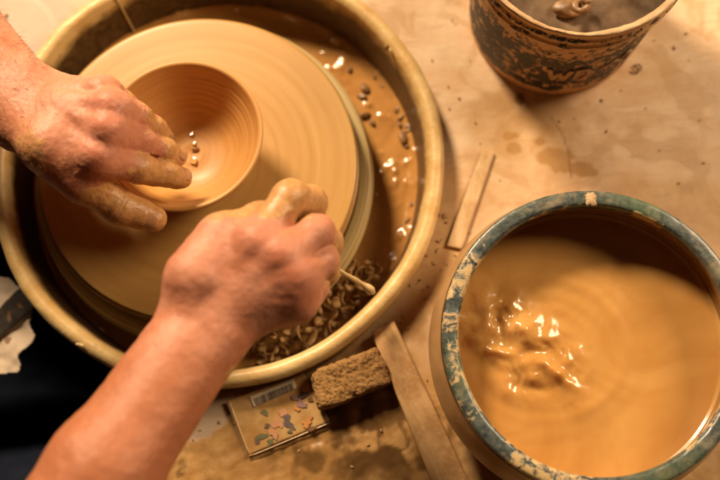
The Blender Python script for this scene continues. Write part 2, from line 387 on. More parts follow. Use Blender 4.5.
# ------------------------------------------------------------------ SDF body building
class Field:
    def __init__(s, lo, hi, h):
        s.lo = np.array(lo, float); s.h = h
        s.n = np.ceil((np.array(hi) - s.lo) / h).astype(int) + 1
        s.ax = [(s.lo[i] + h * np.arange(s.n[i])).astype(np.float32) for i in range(3)]
    def new(s): return np.full(s.n, 0.06, np.float32)
    def box(s, pts, pad):
        pts = np.array(pts); a = np.maximum(((pts.min(0) - pad - s.lo) / s.h).astype(int), 0)
        b = np.minimum(((pts.max(0) + pad - s.lo) / s.h).astype(int) + 2, s.n)
        return tuple(slice(a[i], b[i]) for i in range(3))
    def xyz(s, sl):
        return s.ax[0][sl[0]][:, None, None], s.ax[1][sl[1]][None, :, None], s.ax[2][sl[2]][None, None, :]
    def cap(s, f, a, b, ra, rb, k=0.006, sub=False):
        """smooth-union a tapered capsule into f"""
        a = np.array(a, float); b = np.array(b, float)
        sl = s.box([a, b], max(ra, rb) + 0.03)
        if any(x.stop <= x.start for x in sl): return
        x, y, z = s.xyz(sl); d = b - a; L2 = float(d @ d) + 1e-12
        t = np.clip(((x - a[0]) * d[0] + (y - a[1]) * d[1] + (z - a[2]) * d[2]) / L2, 0, 1)
        q = np.sqrt((x - a[0] - t * d[0]) ** 2 + (y - a[1] - t * d[1]) ** 2 + (z - a[2] - t * d[2]) ** 2) - (ra + t * (rb - ra))
        g = f[sl]
        if sub:
            hh = np.maximum(k - np.abs(-q - g), 0) / k
            f[sl] = np.maximum(g, -q) + hh * hh * k * 0.25
        else:
            hh = np.maximum(k - np.abs(q - g), 0) / k
            f[sl] = np.minimum(g, q) - hh * hh * k * 0.25
    def chain(s, f, pts, rad, k=0.006):
        for i in range(len(pts) - 1): s.cap(f, pts[i], pts[i + 1], rad[i], rad[i + 1], k)
    def smin(s, a, b, k):
        hh = np.maximum(k - np.abs(a - b), 0) / k
        return np.minimum(a, b) - hh * hh * k * 0.25
    def mesh(s, f):
        """surface nets"""
        ins = f < 0
        c = np.zeros(tuple(np.array(f.shape) - 1), np.int8)
        for i in (0, 1):
            for j in (0, 1):
                for k in (0, 1):
                    c += ins[i:f.shape[0] - 1 + i, j:f.shape[1] - 1 + j, k:f.shape[2] - 1 + k]
        act = (c > 0) & (c < 8)
        idx = np.full(act.shape, -1, np.int64); cells = np.argwhere(act); idx[act] = np.arange(len(cells))
        acc = np.zeros((len(cells), 3)); cnt = np.zeros(len(cells))
        cor = [(i, j, k) for i in (0, 1) for j in (0, 1) for k in (0, 1)]
        fv = {q: f[cells[:, 0] + q[0], cells[:, 1] + q[1], cells[:, 2] + q[2]] for q in cor}
        for a in cor:
            for ax in range(3):
                if a[ax]: continue
                b = list(a); b[ax] = 1; b = tuple(b)
                fa, fb = fv[a], fv[b]; m = (fa < 0) != (fb < 0)
                t = np.where(m, fa / np.where(m, fa - fb, 1), 0)
                p = np.array(a, float)[None] + 0 * acc; p[:, ax] += t
                acc += p * m[:, None]; cnt += m
        V = s.lo + s.h * (cells + acc / cnt[:, None])
        F = []
        for ax in range(3):
            a = [slice(None)] * 3; b = [slice(None)] * 3
            a[ax] = slice(0, -1); b[ax] = slice(1, None)
            fa, fb = ins[tuple(a)], ins[tuple(b)]
            e = np.argwhere(fa != fb)
            u, w = [(1, 2), (2, 0), (0, 1)][ax]
            ok = (e[:, u] > 0) & (e[:, w] > 0) & (e[:, u] < f.shape[u] - 1) & (e[:, w] < f.shape[w] - 1)
            e = e[ok]
            def ci(du, dw):
                q = e.copy(); q[:, u] -= du; q[:, w] -= dw; return idx[q[:, 0], q[:, 1], q[:, 2]]
            quad = np.stack([ci(1, 1), ci(0, 1), ci(0, 0), ci(1, 0)], 1)
            flip = ~fa[e[:, 0], e[:, 1], e[:, 2]]
            quad[flip] = quad[flip][:, ::-1]
            F.append(quad)
        return V, np.vstack(F)

def unit(v): v = np.array(v, float); return v / (np.linalg.norm(v) + 1e-12)

def seg_dist(p, a, b):
    d = b - a; t = np.clip(((p - a) @ d) / (d @ d), 0, 1)
    return np.linalg.norm(p - a - t[:, None] * d, axis=1), t

def relax(V, F, it=2, lam=0.5):
    for _ in range(it):
        acc = np.zeros_like(V); cnt = np.zeros(len(V))
        for i in range(4):
            for j in ((i + 1) % 4, (i - 1) % 4):
                np.add.at(acc, F[:, i], V[F[:, j]]); np.add.at(cnt, F[:, i], 1)
        V = V + lam * (acc / np.maximum(cnt, 1)[:, None] - V)
    return V

def normals(V, F):
    n = np.cross(V[F[:, 2]] - V[F[:, 0]], V[F[:, 3]] - V[F[:, 1]])
    N = np.zeros_like(V)
    for i in range(4): np.add.at(N, F[:, i], n)
    return N / (np.linalg.norm(N, axis=1)[:, None] + 1e-12)

# ------------------------------------------------------------------ person
person = tag(empty('person', P(60, 430, -0.1)),
             'potter with bare clay-covered hands and forearms throwing the bowl, wearing dark navy clothes', 'person')
PL = np.array(person.location)

def J(*rows): return np.array([P(u, v, z) for u, v, z in rows])

def finger(F, pts, rad, up, k=0.005, nail_groove=True):
    """one finger as its own field: bones, knuckle swell, crease lines over the joints"""
    f = F.new(); F.chain(f, pts, rad, k)
    for i in range(1, len(pts) - 1):          # knuckle pads
        d = unit(pts[i + 1] - pts[i - 1]); n = unit(up - d * (up @ d))
        F.cap(f, pts[i] + n * 0.0012 - d * 0.002, pts[i] + n * 0.0012 + d * 0.002, rad[i] * 0.96, rad[i] * 0.94, 0.004)
    for i in range(len(pts) - 1):             # soft underside pads
        d = unit(pts[i + 1] - pts[i]); n = unit(up - d * (up @ d)); c = 0.5 * (pts[i] + pts[i + 1])
        rr = 0.5 * (rad[i] + rad[i + 1])
        F.cap(f, c - n * 0.0018 - d * 0.003, c - n * 0.0018 + d * 0.003, rr, rr, 0.004)
    # creases
    for i in range(1, len(pts) - 1):
        d = unit(pts[i + 1] - pts[i - 1]); n = unit(up - d * (up @ d))
        sl = F.box([pts[i]], rad[i] + 0.008); x, y, z = F.xyz(sl)
        px, py, pz = x - pts[i][0], y - pts[i][1], z - pts[i][2]
        s = px * d[0] + py * d[1] + pz * d[2]; h = px * n[0] + py * n[1] + pz * n[2]
        c = np.cross(d, n); lat = px * c[0] + py * c[1] + pz * c[2]
        g = 0
        offs = (-0.0042, -0.0016, 0.0012, 0.0040) if i == len(pts) - 3 else (-0.0015, 0.0012)
        for o in offs:
            g = g + np.exp(-((s - o + 9.0 * lat * lat) / 0.00055) ** 2)
        f[sl] += 0.0005 * g * sstep(0.0, rad[i] * 0.7, h)
    return f

NAILS = []
def add_nail(tip, prev, rad, up, mat, scale=1.0, roll=0.0):
    NAILS.append((np.array(tip), np.array(prev), rad, np.array(up), mat, scale, roll))

def build_hand(lo, hi, h, palm, fingers, knuck, dark_tips):
    F = Field(lo, hi, h); body = F.new()
    palm(F, body)
    res = None
    for pts, rad, up, kb in fingers:
        f = finger(F, pts, rad, up)
        one = F.smin(body, f, kb)
        res = one if res is None else F.smin(res, one, 0.0006)
    for (fa, ra, ua, _), (fb, rb, ub, _) in zip(fingers[:3], fingers[1:4]):      # the clefts between neighbouring fingers
        up = unit(ua + ub); q = []
        for ia, t in ((1, .12), (1, .4), (1, .7)):
            pa = fa[ia] * (1 - t) + fa[ia + 1] * t; pb = fb[ia] * (1 - t) + fb[ia + 1] * t
            r_ = .5 * (ra[ia] + rb[ia]); gap = max(0.0, 4 * r_ * r_ - float(np.sum((pa - pb) ** 2)))
            q.append(.5 * (pa + pb) + up * (.5 * math.sqrt(gap) + .0011))
        for q0, q1 in zip(q[:-1], q[1:]): F.cap(res, q0, q1, .0017, .0017, .0022, sub=True)
    X = np.stack(np.meshgrid(*F.ax, indexing='ij'), -1)
    near = np.abs(res) < 0.006
    p = X[near]
    res[near] += ((fbm3(p * 85, 3) - 0.5) * 0.0012 + (fbm3(p * 330, 2) - 0.5) * 0.0007).astype(np.float32)
    V, Q = F.mesh(res); V = relax(V, Q, 2, 0.4)
    return V, Q

def on_top(F, b, q):
    """drop points onto the upper surface of a field"""
    out = []
    for a in q:
        i = int((a[0] - F.lo[0]) / F.h); j = int((a[1] - F.lo[1]) / F.h)
        if not (0 <= i < F.n[0] and 0 <= j < F.n[1]): out.append(a); continue
        w = np.where(b[i, j] < 0)[0]
        out.append(np.array([a[0], a[1], F.ax[2][w[-1]]]) if len(w) else a)
    return np.array(out)

UPZ = np.array([0, 0, 1.0])
# ---- the hand inside the bowl, coming from the upper left of the place
lw = PW(20, 100, 0.192)
l_index = J((97, 156, .180), (139, 168, .152), (165, 173, .128), (182, 178, .111))
l_mid = J((107, 130, .187), (140, 141, .156), (163, 150, .133), (177, 157, .116))
l_ring = J((111, 107, .186), (137, 116, .159), (154, 128, .139), (166, 141, .122))
l_pink = J((103, 90, .175), (124, 104, .150), (138, 116, .132), (148, 126, .118))
l_thumb = J((50, 146, .172), (84, 181, .156), (120, 207, .138), (154, 219, .127))
upL = unit([0.12, 0.05, 1]); upT = unit([-0.25, -0.35, 1])
def palm_l(F, b):
    el = PW(-190, -95, .165); mid = PW(-60, 20, .180)
    ax = unit(lw - el); side = unit(np.cross(UPZ, ax))
    F.chain(b, [el + side * .018, mid + side * .017, lw + side * .0125], [.036, .0285, .0205], .02)
    F.chain(b, [el - side * .018, mid - side * .017, lw - side * .0145], [.036, .0285, .0215], .02)
    F.chain(b, [el, mid + UPZ * .003, lw + UPZ * .001], [.042, .032, .0225], .02)
    # ulnar head and carpus
    us = lw + side * .019 + UPZ * .007 - ax * .012
    F.cap(b, us, us + ax * .006, .0095, .009, .012)
    car = [PW(38, 112, .184) + side * o for o in (.018, .006, -.006, -.018)]
    for c_, f_, r0, r1 in ((car[3], l_index, .0195, .0150), (car[2], l_mid, .0200, .0150), (car[1], l_ring, .0195, .0142), (car[0], l_pink, .018, .0130)):
        F.chain(b, [lw + (c_ - PW(38, 112, .184)) * .7, c_, f_[0] - UPZ * .0035], [.020, r0, r1], .014)
    # knuckle heads and the tendons to them
    for f_, r in ((l_index, .0108), (l_mid, .0112), (l_ring, .0102), (l_pink, .009)):
        F.cap(b, f_[0] + UPZ * .0035, f_[0] + UPZ * .0030 + unit(f_[1] - f_[0]) * .004, r, r * .92, .007)
        st = lw * .55 + f_[0] * .45 + UPZ * .0105
        F.cap(b, st, f_[0] + UPZ * .0105, .0024, .0034, .007)
    F.cap(b, lw + ax * .012 - UPZ * .001, l_mid[0] * .55 + lw * .45 + UPZ * .001, .0205, .0175, .016)
    F.cap(b, l_index[0] - UPZ * .004, l_ring[0] - UPZ * .004, .0128, .0125, .012)
    for fa, fb in ((l_index, l_mid), (l_mid, l_ring), (l_ring, l_pink)):          # skin webs
        F.cap(b, fa[0] * .5 + fa[1] * .5 - UPZ * .002, fb[0] * .5 + fb[1] * .5 - UPZ * .002, .0072, .0072, .006)
        F.cap(b, fa[0] * .2 + fa[1] * .8 - UPZ * .004, fb[0] * .2 + fb[1] * .8 - UPZ * .004, .0055, .0055, .004)
    # thumb mass and web
    F.chain(b, [lw - side * .014, l_thumb[0], l_thumb[1]], [.0205, .0215, .0165], .014)
    F.cap(b, l_thumb[1] * .6 + l_thumb[0] * .4, l_index[0] * .8 + lw * .2 - UPZ * .012, .0125, .0125, .016)
    F.cap(b, l_thumb[1] * .95 + l_index[0] * .05, l_index[0] * .65 + l_thumb[1] * .35 - UPZ * .006, .0075, .008, .014)
FL = [(l_index, [.0132, .0120, .0108, .0088], upL, .010), (l_mid, [.0127, .0113, .0102, .0085], upL, .009),
      (l_ring, [.0119, .0106, .0094, .0079], upL, .009), (l_pink, [.0112, .0100, .0088, .0075], upL, .009),
      (l_thumb, [.0182, .0158, .0136, .0108], upT, .012)]
lo = PW(-190, 260, .10); 
allp = np.vstack([l_index, l_mid, l_ring, l_pink, l_thumb, [lw, PW(-95, -20, .17)]])
LO = allp.min(0) - .034; HI = allp.max(0) + .034
VL, QL = build_hand(LO, HI, .00088, palm_l, FL, None, None)
u_, v_ = UV(VL[:, 0], VL[:, 1], VL[:, 2])
NL = normals(VL, QL)
nz = fbm3(VL * 55, 4); nz2 = fbm3(VL * 130 + 3, 3); nzL2 = fbm3(VL * 220 + 5, 3)
def knuckle_red(V, pts, s):
    r = 0
    for q in pts: r = np.maximum(r, np.exp(-(np.linalg.norm(V - q, axis=1) / s) ** 2))
    return r
def fdist(V, f, lo_, hi_):
    best = np.full(len(V), 9.0); al = np.zeros(len(V))
    n = len(f) - 1
    for i in range(n):
        d, t = seg_dist(V, f[i], f[i + 1]); m = d < best; best[m] = d[m]; al[m] = (i + t[m]) / n
    return best, al
clL = np.zeros(len(VL))
for f_, r, a0 in ((l_index, .019, .30), (l_mid, .018, .42), (l_ring, .017, .35), (l_pink, .016, .1)):
    d, al = fdist(VL, f_, 0, 1)
    clL = np.maximum(clL, sstep(.020, .012, d) * sstep(a0 - .20, a0 + .28, al + (nz - .5) * 1.5 + (nz2 - .5) * .6))
d, al = fdist(VL, l_thumb, 0, 1)
clL = np.maximum(clL, sstep(.026, .017, d) * sstep(.05, .5, al + (nz - .5) * 1.3 + (nz2 - .5) * .5) * .8)
low = sstep(0.15, -0.35, NL[:, 2])
clL = np.maximum(clL, low * .62 * sstep(10, 60, u_ + (nz - .5) * 60))
cx, cy = u_ - 62, v_ - 160                                              # dried patch over the thumb's root
clL = np.maximum(clL, sstep(1.25, .6, np.hypot(cx / 34, cy / 24) + (nz - .5) * 3.6 + (nz2 - .5) * 1.2) * .42)
clL = np.maximum(clL, sstep(1.2, .7, np.hypot((u_ - 30) / 14, (v_ - 150) / 26) + (nz2 - .5) * 2.8) * .52)
# keep the skin of the finger backs between joints partly bare
bare = knuckle_red(VL, [l_index[1] + UPZ * .012, l_mid[1] + UPZ * .012, l_ring[1] * .6 + l_ring[0] * .4 + UPZ * .012], .013)
clL = clL * (1 - .5 * bare * sstep(.35, .6, nz2))
redL = np.maximum(knuckle_red(VL, [f[0] + UPZ * .012 for f in (l_index, l_mid, l_ring)], .013), .4 * bare)
tanL = sstep(70, -25, u_ - (v_ - 95) * .35 + (nz - .5) * 60) * .85 + .5 * sstep(30, 60, v_ - 100 - u_ * .2)
tanL = np.clip(tanL, 0, 1)

# ---- the hand over the wheel, coming up from the lower left
DZ = 0.0
rw = PW(208, 322, .232)
r_index = J((257, 243, .215), (290, 198, .204), (311, 202, .181), (312, 219, .168))
r_mid = J((281, 256, .215), (316, 232, .200), (327, 243, .176), (318, 253, .165))
r_ring = J((295, 277, .209), (322, 261, .190), (324, 272, .168), (312, 275, .158))
r_pink = J((295, 300, .199), (313, 288, .180), (310, 294, .160), (299, 291, .153))
r_thumb = J((196, 278, .208), (222, 238, .201), (260, 221, .188), (294, 216, .176))
upR = unit([0.05, -0.1, 1]); upRT = unit([-0.4, 0.3, 0.9])
def palm_r(F, b):
    el = PW(-10, 640, .285); mid = PW(105, 470, .262)
    ax = unit(rw - el); side = unit(np.cross(UPZ, ax))
    F.chain(b, [el + side * .013, mid + side * .0130, rw + side * .0140], [.033, .0250, .0205], .02)
    F.chain(b, [el - side * .013, mid - side * .0130, rw - side * .0140], [.033, .0250, .0205], .02)
    F.chain(b, [el, mid + UPZ * .003, rw + UPZ * .001], [.036, .0275, .0225], .02)
    us = rw - side * .020 + UPZ * .006 - ax * .014
    F.cap(b, us, us + ax * .006, .0095, .009, .012)
    c0 = rw + ax * .020
    for o, f_, r0, r1 in ((.017, r_index, .0195, .0150), (.006, r_mid, .0205, .0150), (-.006, r_ring, .0200, .0145), (-.016, r_pink, .0185, .0135)):
        F.chain(b, [rw + side * o * .7, c0 + side * o, f_[0] - UPZ * .0035], [.020, r0, r1], .014)
    for f_, r in ((r_index, .0108), (r_mid, .0114), (r_ring, .0104), (r_pink, .0094)):
        F.cap(b, f_[0] + UPZ * .0040, f_[0] + UPZ * .0035 + unit(f_[1] - f_[0]) * .003, r, r * .92, .007)
        st = rw * .5 + f_[0] * .5 + UPZ * .0095
        F.cap(b, st, f_[0] + UPZ * .0110, .0024, .0034, .007)
    F.chain(b, [rw + side * .014, r_thumb[0], r_thumb[1]], [.0205, .0205, .0160], .014)
    F.cap(b, r_thumb[0] * .4 + r_thumb[1] * .6, r_index[0] * .75 + rw * .25 - UPZ * .010, .0125, .0125, .016)
    F.cap(b, r_thumb[1], r_index[0] * .7 + r_thumb[1] * .3 - UPZ * .008, .0080, .0085, .014)
    for q0, q1 in ((r_index, r_mid), (r_mid, r_ring), (r_ring, r_pink)):
        m0 = .5 * (q0[0] + q1[0])
        F.cap(b, rw + ax * .012, m0 - UPZ * .0022, .0208, .0138, .014)
    F.cap(b, r_index[0] - UPZ * .003, r_ring[0] - UPZ * .003, .0128, .0128, .012)
    F.cap(b, r_ring[0] - UPZ * .004, r_pink[0] - UPZ * .004, .0125, .0118, .012)
    F.chain(b, [rw + side * .006 + ax * .006, rw + side * .010 + ax * .030, r_index[0] * .7 + r_thumb[1] * .3 - UPZ * .004], [.0195, .0170, .0115], .018)
    # heel of the hand and curled mass under the fingers
    F.cap(b, c0 - side * .012 - UPZ * .014, r_pink[0] - UPZ * .022, .016, .014, .014)
FR = [(r_index, [.0142, .0132, .0116, .0096], unit(np.array([.5, .5, .8])), .010), (r_mid, [.0140, .0128, .0114, .0096], unit(np.array([.6, .3, .8])), .009),
      (r_ring, [.0130, .0120, .0106, .0090], unit(np.array([.7, .1, .8])), .009), (r_pink, [.0116, .0106, .0094, .0080], unit(np.array([.8, -.1, .8])), .009),
      (r_thumb, [.0185, .0165, .0140, .0112], upRT, .012)]
allp = np.vstack([r_index, r_mid, r_ring, r_pink, r_thumb, [rw, PW(30, 580, .275)]])
LO = allp.min(0) - .036; HI = allp.max(0) + .036
VR, QR = build_hand(LO, HI, .00125, palm_r, FR, None, None)
u_, v_ = UV(VR[:, 0], VR[:, 1], VR[:, 2]); NR = normals(VR, QR)
nz = fbm3(VR * 45, 4)
clR = np.zeros(len(VR))
for f_, a0 in ((r_index, .12), (r_mid, .25), (r_ring, .3), (r_pink, .3)):
    d, al = fdist(VR, f_, 0, 1)
    clR = np.maximum(clR, sstep(.024, .012, d) * sstep(a0 - .15, a0 + .3, al + (nz - .5) * .8))
d, al = fdist(VR, r_thumb, 0, 1)
clR = np.maximum(clR, sstep(.026, .015, d) * sstep(.05, .5, al + (nz - .5) * .8))
clR = np.maximum(clR, sstep(0.25, -0.35, NR[:, 2] + (nz - .5) * .5) * .85 * sstep(420, 360, v_))
clR = np.maximum(clR, sstep(1.2, .7, np.hypot((u_ - 238) / 14, (v_ - 378) / 14) + (nz - .5)) * .7)
redR = knuckle_red(VR, [f[0] + UPZ * .012 for f in (r_index, r_mid, r_ring, r_pink)], .016)
redR = np.maximum(redR, .35 * sstep(.45, .6, nz))
tanR = np.clip(.25 + sstep(300, 400, v_ + (nz - .5) * 50), 0, 1)

VL = VL + NL * (.0004 * sstep(.45, .75, clL) * sstep(70, 105, UV(VL[:, 0], VL[:, 1], VL[:, 2])[0]))[:, None]; VR = VR + NR * (.0006 * sstep(.42, .62, clR))[:, None]
V = np.vstack([VL, VR]) - PL; Q = np.vstack([QL, QR + len(VL)])
skin = mesh_np('body', V, Q, M['skin'], person, attrs={'clay': np.r_[clL, clR], 'red': np.r_[redL, redR], 'tan': np.r_[tanL, tanR]})

def nail(tip, prev, rad, up, mat, w, l, lift=0.0):
    d = unit(tip - prev); n = unit(up - d * (up @ d)); c = np.cross(d, n)
    V = []; F = []; a, b = 11, 11
    base = tip + d * (rad * .25)
    for i in range(a):
        s = i / (a - 1)                                # root to tip
        wd = w * (0.80 + .20 * math.sin(min(1, s * 1.6) * PI / 2)) * math.sqrt(max(0, 1 - max(0, (s - .62) / .38) ** 2 * .75)) * math.sqrt(max(.05, 1 - max(0, (.25 - s) / .25) ** 2 * .8))
        for j in range(b):
            t = -1 + 2 * j / (b - 1)
            x = t * wd * .5
            rr = rad * 1.02
            h = math.sqrt(max(0, rr * rr - x * x)) + lift - .0011 * max(0, s - .75) - .0016 * (1 - s) * .2
            V.append(base + d * (-l + l * s) + c * x + n * h - PL)
    for i in range(a - 1):
        for j in range(b - 1):
            F.append((i * b + j, i * b + j + 1, (i + 1) * b + j + 1, (i + 1) * b + j))
    o = mesh_np('fingernail', V, F, mat, skin)
    mo = o.modifiers.new('s', 'SOLIDIFY'); mo.thickness = .0007; mo.offset = 0
    return o
nail(l_index[3], l_index[2], .0094, upL, M['nail'], .0115, .0120, .0004)
nail(l_mid[3], l_mid[2], .0092, upL, M['nail'], .0110, .0115, .0004)
nail(l_ring[3], l_ring[2], .0086, upL, M['nail_dirty'], .0100, .0105, .0004)['label'] = 'fingernail rimmed with dark clay'
nail(l_thumb[3], l_thumb[2], .0114, upT, M['nail'], .0135, .0140, .0004)
nail(r_thumb[3], r_thumb[2], .0114, upRT, M['nail'], .0135, .0140, .0004)

# fine hairs on the forearm
hv = []; hf = []
cand = np.where((NL[:, 2] > .25) & (UV(VL[:, 0], VL[:, 1], VL[:, 2])[0] < 44))[0]
for i in RS.choice(cand, min(700, len(cand)), replace=False):
    p = VL[i]; n = NL[i]; t = unit(np.array([.75, -.35, 0]) + RS.randn(3) * .35); L = RS.uniform(.004, .010)
    q = [p - n * .0004, p + n * .0011 + t * L * .35, p + n * .0016 + t * L * .7, p + n * .0013 + t * L]
    a, b = tube(q, [.00010, .00010, .00008, .00003], 3, False); o = len(hv)
    hv += [x - PL for x in a]; hf += [tuple(k + o for k in f) for f in b]
tag(mesh_np('arm_hair', hv, hf, M['hair'], skin), kind='stuff')

# rolled sleeves where the forearms leave the picture
def sleeve(a, b, ra, rb):
    a = np.array(a); b = np.array(b); d = unit(b - a)
    pts = [a + d * .000, a - d * .001, a + d * .006, a + d * .016, a + d * .022, a + d * .024, a + (b - a) * .4, a + (b - a) * .7, b]
    rad = [ra * .86, ra * .98, ra * 1.06, ra * 1.07, ra * 1.03, ra, ra * 1.05, rb * .98, rb]
    v, f = tube(pts, rad, 40, False); v = np.array(v)
    v += (fbm3(v * 40, 3)[:, None] - .5) * .012 * np.clip(np.linalg.norm(v - a, axis=1) / .05, 0, 1)[:, None]
    o = mesh_np('sleeve', v - PL, f, M['navy'], person)
    mo = o.modifiers.new('s', 'SOLIDIFY'); mo.thickness = .002
    return o
sleeve(PW(-72, -1, .176), PW(-330, -160, .12), .058, .072)
sleeve(PW(42, 563, .274), PW(-60, 900, .25), .056, .072)

# dark clothes over the lap
gx, gy = np.meshgrid(np.linspace(-.78, -.10, 170), np.linspace(-.42, .48, 190), indexing='ij')
u0, v0 = UV(gx, gy, -.1)
th1 = np.exp(-((gy - .02 - .10 * (gx + .4)) / .085) ** 2); th2 = np.exp(-((gy - .31) / .07) ** 2)
zz = -.17 + .10 * np.maximum(th1, th2) - .10 * sstep(-.20, -.10, gx)
zz += .014 * (fbm2(gx * 9, gy * 20, 3) - .5) + .006 * (fbm2(gx * 40, gy * 40, 3, 2) - .5) + .012 * np.abs(fbm2(gx * 14 + gy * 10, gy * 6, 2, 5) - .5)
na, nb = gx.shape
I = np.arange(na * nb).reshape(na, nb)
Fq = np.stack([I[:-1, :-1], I[1:, :-1], I[1:, 1:], I[:-1, 1:]], -1).reshape(-1, 4)
o = mesh_np('trousers', np.stack([gx, gy, zz], -1).reshape(-1, 3) - PL, Fq, M['navy'], person)
mo = o.modifiers.new('s', 'SOLIDIFY'); mo.thickness = .004

def lump_mesh(seed, s=.005):
    bm = bmesh.new(); bmesh.ops.create_icosphere(bm, subdivisions=3, radius=1)
    V = np.array([v.co[:] for v in bm.verts]); F = [tuple(v.index for v in f.verts) for f in bm.faces]; bm.free()
    V = V * (0.62 + .75 * fbm3(V * 1.3 + seed * 3.7 + 10, 3))[:, None]
    V = V * np.array([1.35, .85, .5]) * s
    return V, F
# ------------------------------------------------------------------ worktable
xs = np.arange(-.60, .60, .002); ys = np.arange(-.16, .72, .002)
gx, gy = np.meshgrid(xs, ys, indexing='ij'); u, v = UV(gx, gy, 0.0)
n1 = fbm2(gx * 22, gy * 22, 5); n2 = fbm2(gx * 70, gy * 70, 4, 3); n3 = fbm2(gx * 9, gy * 9, 3, 8)
def blob(cu, cv, ru, rv, soft=.35, wob=1.0, ang=0.0):
    a = R(ang); du, dv = u - cu, v - cv
    x = (du * math.cos(a) + dv * math.sin(a)) / ru; y = (-du * math.sin(a) + dv * math.cos(a)) / rv
    return sstep(1 + soft, 1 - soft, np.hypot(x, y) + (n2 - .5) * wob * 1.6)
clay = sstep(300, 375, v + (u - 300) * -.06 + (n1 - .5) * 130) * sstep(520, 430, u - (v - 330) * .1 + (n1 - .5) * 60)
clay = np.maximum(clay, blob(425, 275, 30, 85, .6, .9, 20) * .75)
clay = np.maximum(clay, blob(600, 470, 170, 60, .5) * .8)
clay = np.maximum(clay, .55 * sstep(.50, .66, n3) )
clay = np.maximum(clay, .9 * blob(520, 130, 60, 34, .6, .8, 30) * .6)
palep = sstep(120, 60, u + v * .8 + (n1 - .5) * 40)
clay = clay * (1 - palep)
lightpatch = blob(208, 420, 36, 15, .15, .9, -38)
clay = clay * (1 - .9 * lightpatch); palep = np.maximum(palep, lightpatch * .75)
ring = np.exp(-((np.hypot((u - 22), (v - 28) * 1.0) + (n1 - .5) * 5 - 30) / 3.4) ** 2) * sstep(-5, 20, u)
wet = .55 * ring
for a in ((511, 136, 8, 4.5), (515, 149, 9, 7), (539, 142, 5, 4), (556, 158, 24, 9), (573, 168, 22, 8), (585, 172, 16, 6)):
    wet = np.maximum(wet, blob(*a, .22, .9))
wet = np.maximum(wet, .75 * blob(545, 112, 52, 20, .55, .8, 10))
wet = np.maximum(wet, .45 * sstep(.56, .66, fbm2(gx * 12 + 4, gy * 12, 4, 12)) * sstep(420, 480, u) * sstep(300, 180, v))
wet = np.maximum(wet, .7 * sstep(.52, .60, n1) * sstep(380, 420, v) * sstep(180, 250, u) * sstep(470, 430, u))
wet = np.maximum(wet, .75 * blob(412, 330, 16, 16, .3, .9))
dark = np.zeros_like(u)
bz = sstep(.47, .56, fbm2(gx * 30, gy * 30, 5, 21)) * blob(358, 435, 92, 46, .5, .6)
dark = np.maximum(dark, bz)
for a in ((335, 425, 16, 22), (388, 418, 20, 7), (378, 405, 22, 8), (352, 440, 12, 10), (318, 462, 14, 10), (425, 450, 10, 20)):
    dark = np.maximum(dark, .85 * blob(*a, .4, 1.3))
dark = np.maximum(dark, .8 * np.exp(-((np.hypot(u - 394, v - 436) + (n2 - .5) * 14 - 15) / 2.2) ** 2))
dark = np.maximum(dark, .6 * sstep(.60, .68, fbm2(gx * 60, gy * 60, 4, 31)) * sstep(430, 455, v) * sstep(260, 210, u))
cr = lambda pts, wd: np.min([np.where((t_ := np.clip(((u - a) * (c - a) + (v - b) * (d - b)) / ((c - a) ** 2 + (d - b) ** 2), 0, 1)) >= 0, np.hypot(u - a - t_ * (c - a), v - b - t_ * (d - b)), 9) for (a, b), (c, d) in zip(pts[:-1], pts[1:])], axis=0) / wd
dark = np.maximum(dark, .45 * sstep(1.3, .5, cr([(551, 118), (562, 135), (569, 155), (571, 178)], 1.0)))
dark = np.maximum(dark, .9 * blob(520, 100, 4, 6, .3, .6))
wet = wet * (1 - lightpatch)
rdg = np.abs(fbm2(gx * 36 + gy * 22, gy * 60 - gx * 30, 3, 41) - .5) * 2
zz = clay * rdg * .0018 * sstep(380, 420, v) + clay * (n1 - .35) * .0022 + clay * (n2 - .5) * .0012 + .0006 * (n3 - .5) - dark * .0004 + .0006
zz = np.where(zz < 0.0002, 0.0002, zz)
# the corner towards the potter is left open
edge = np.array([(-.60, .40), (-.32, .385), (-.215, .150), (-.228, .02), (-.245, -.16)])
xe = np.interp(gy, edge[::-1, 1], edge[::-1, 0])
PR = .2085; PCT = np.array([-.1284, .3232]) * GR          # the splash pan sits in a round cut-out
keep = (gx > xe) & (np.hypot(gx - PCT[0], gy - PCT[1]) > PR)
na, nb = gx.shape; I = np.arange(na * nb).reshape(na, nb)
Fq = np.stack([I[:-1, :-1], I[1:, :-1], I[1:, 1:], I[:-1, 1:]], -1)
kq = keep[:-1, :-1] & keep[1:, :-1] & keep[1:, 1:] & keep[:-1, 1:]
Fq = Fq[kq].reshape(-1, 4)
used = np.unique(Fq); mp = np.full(na * nb, -1); mp[used] = np.arange(len(used))
Vt = np.stack([gx, gy, zz], -1).reshape(-1, 3)[used]; Ft = mp[Fq]
att = {k: a.reshape(-1)[used] for k, a in dict(clay=clay, wet=wet, dark=dark, pale=palep).items()}
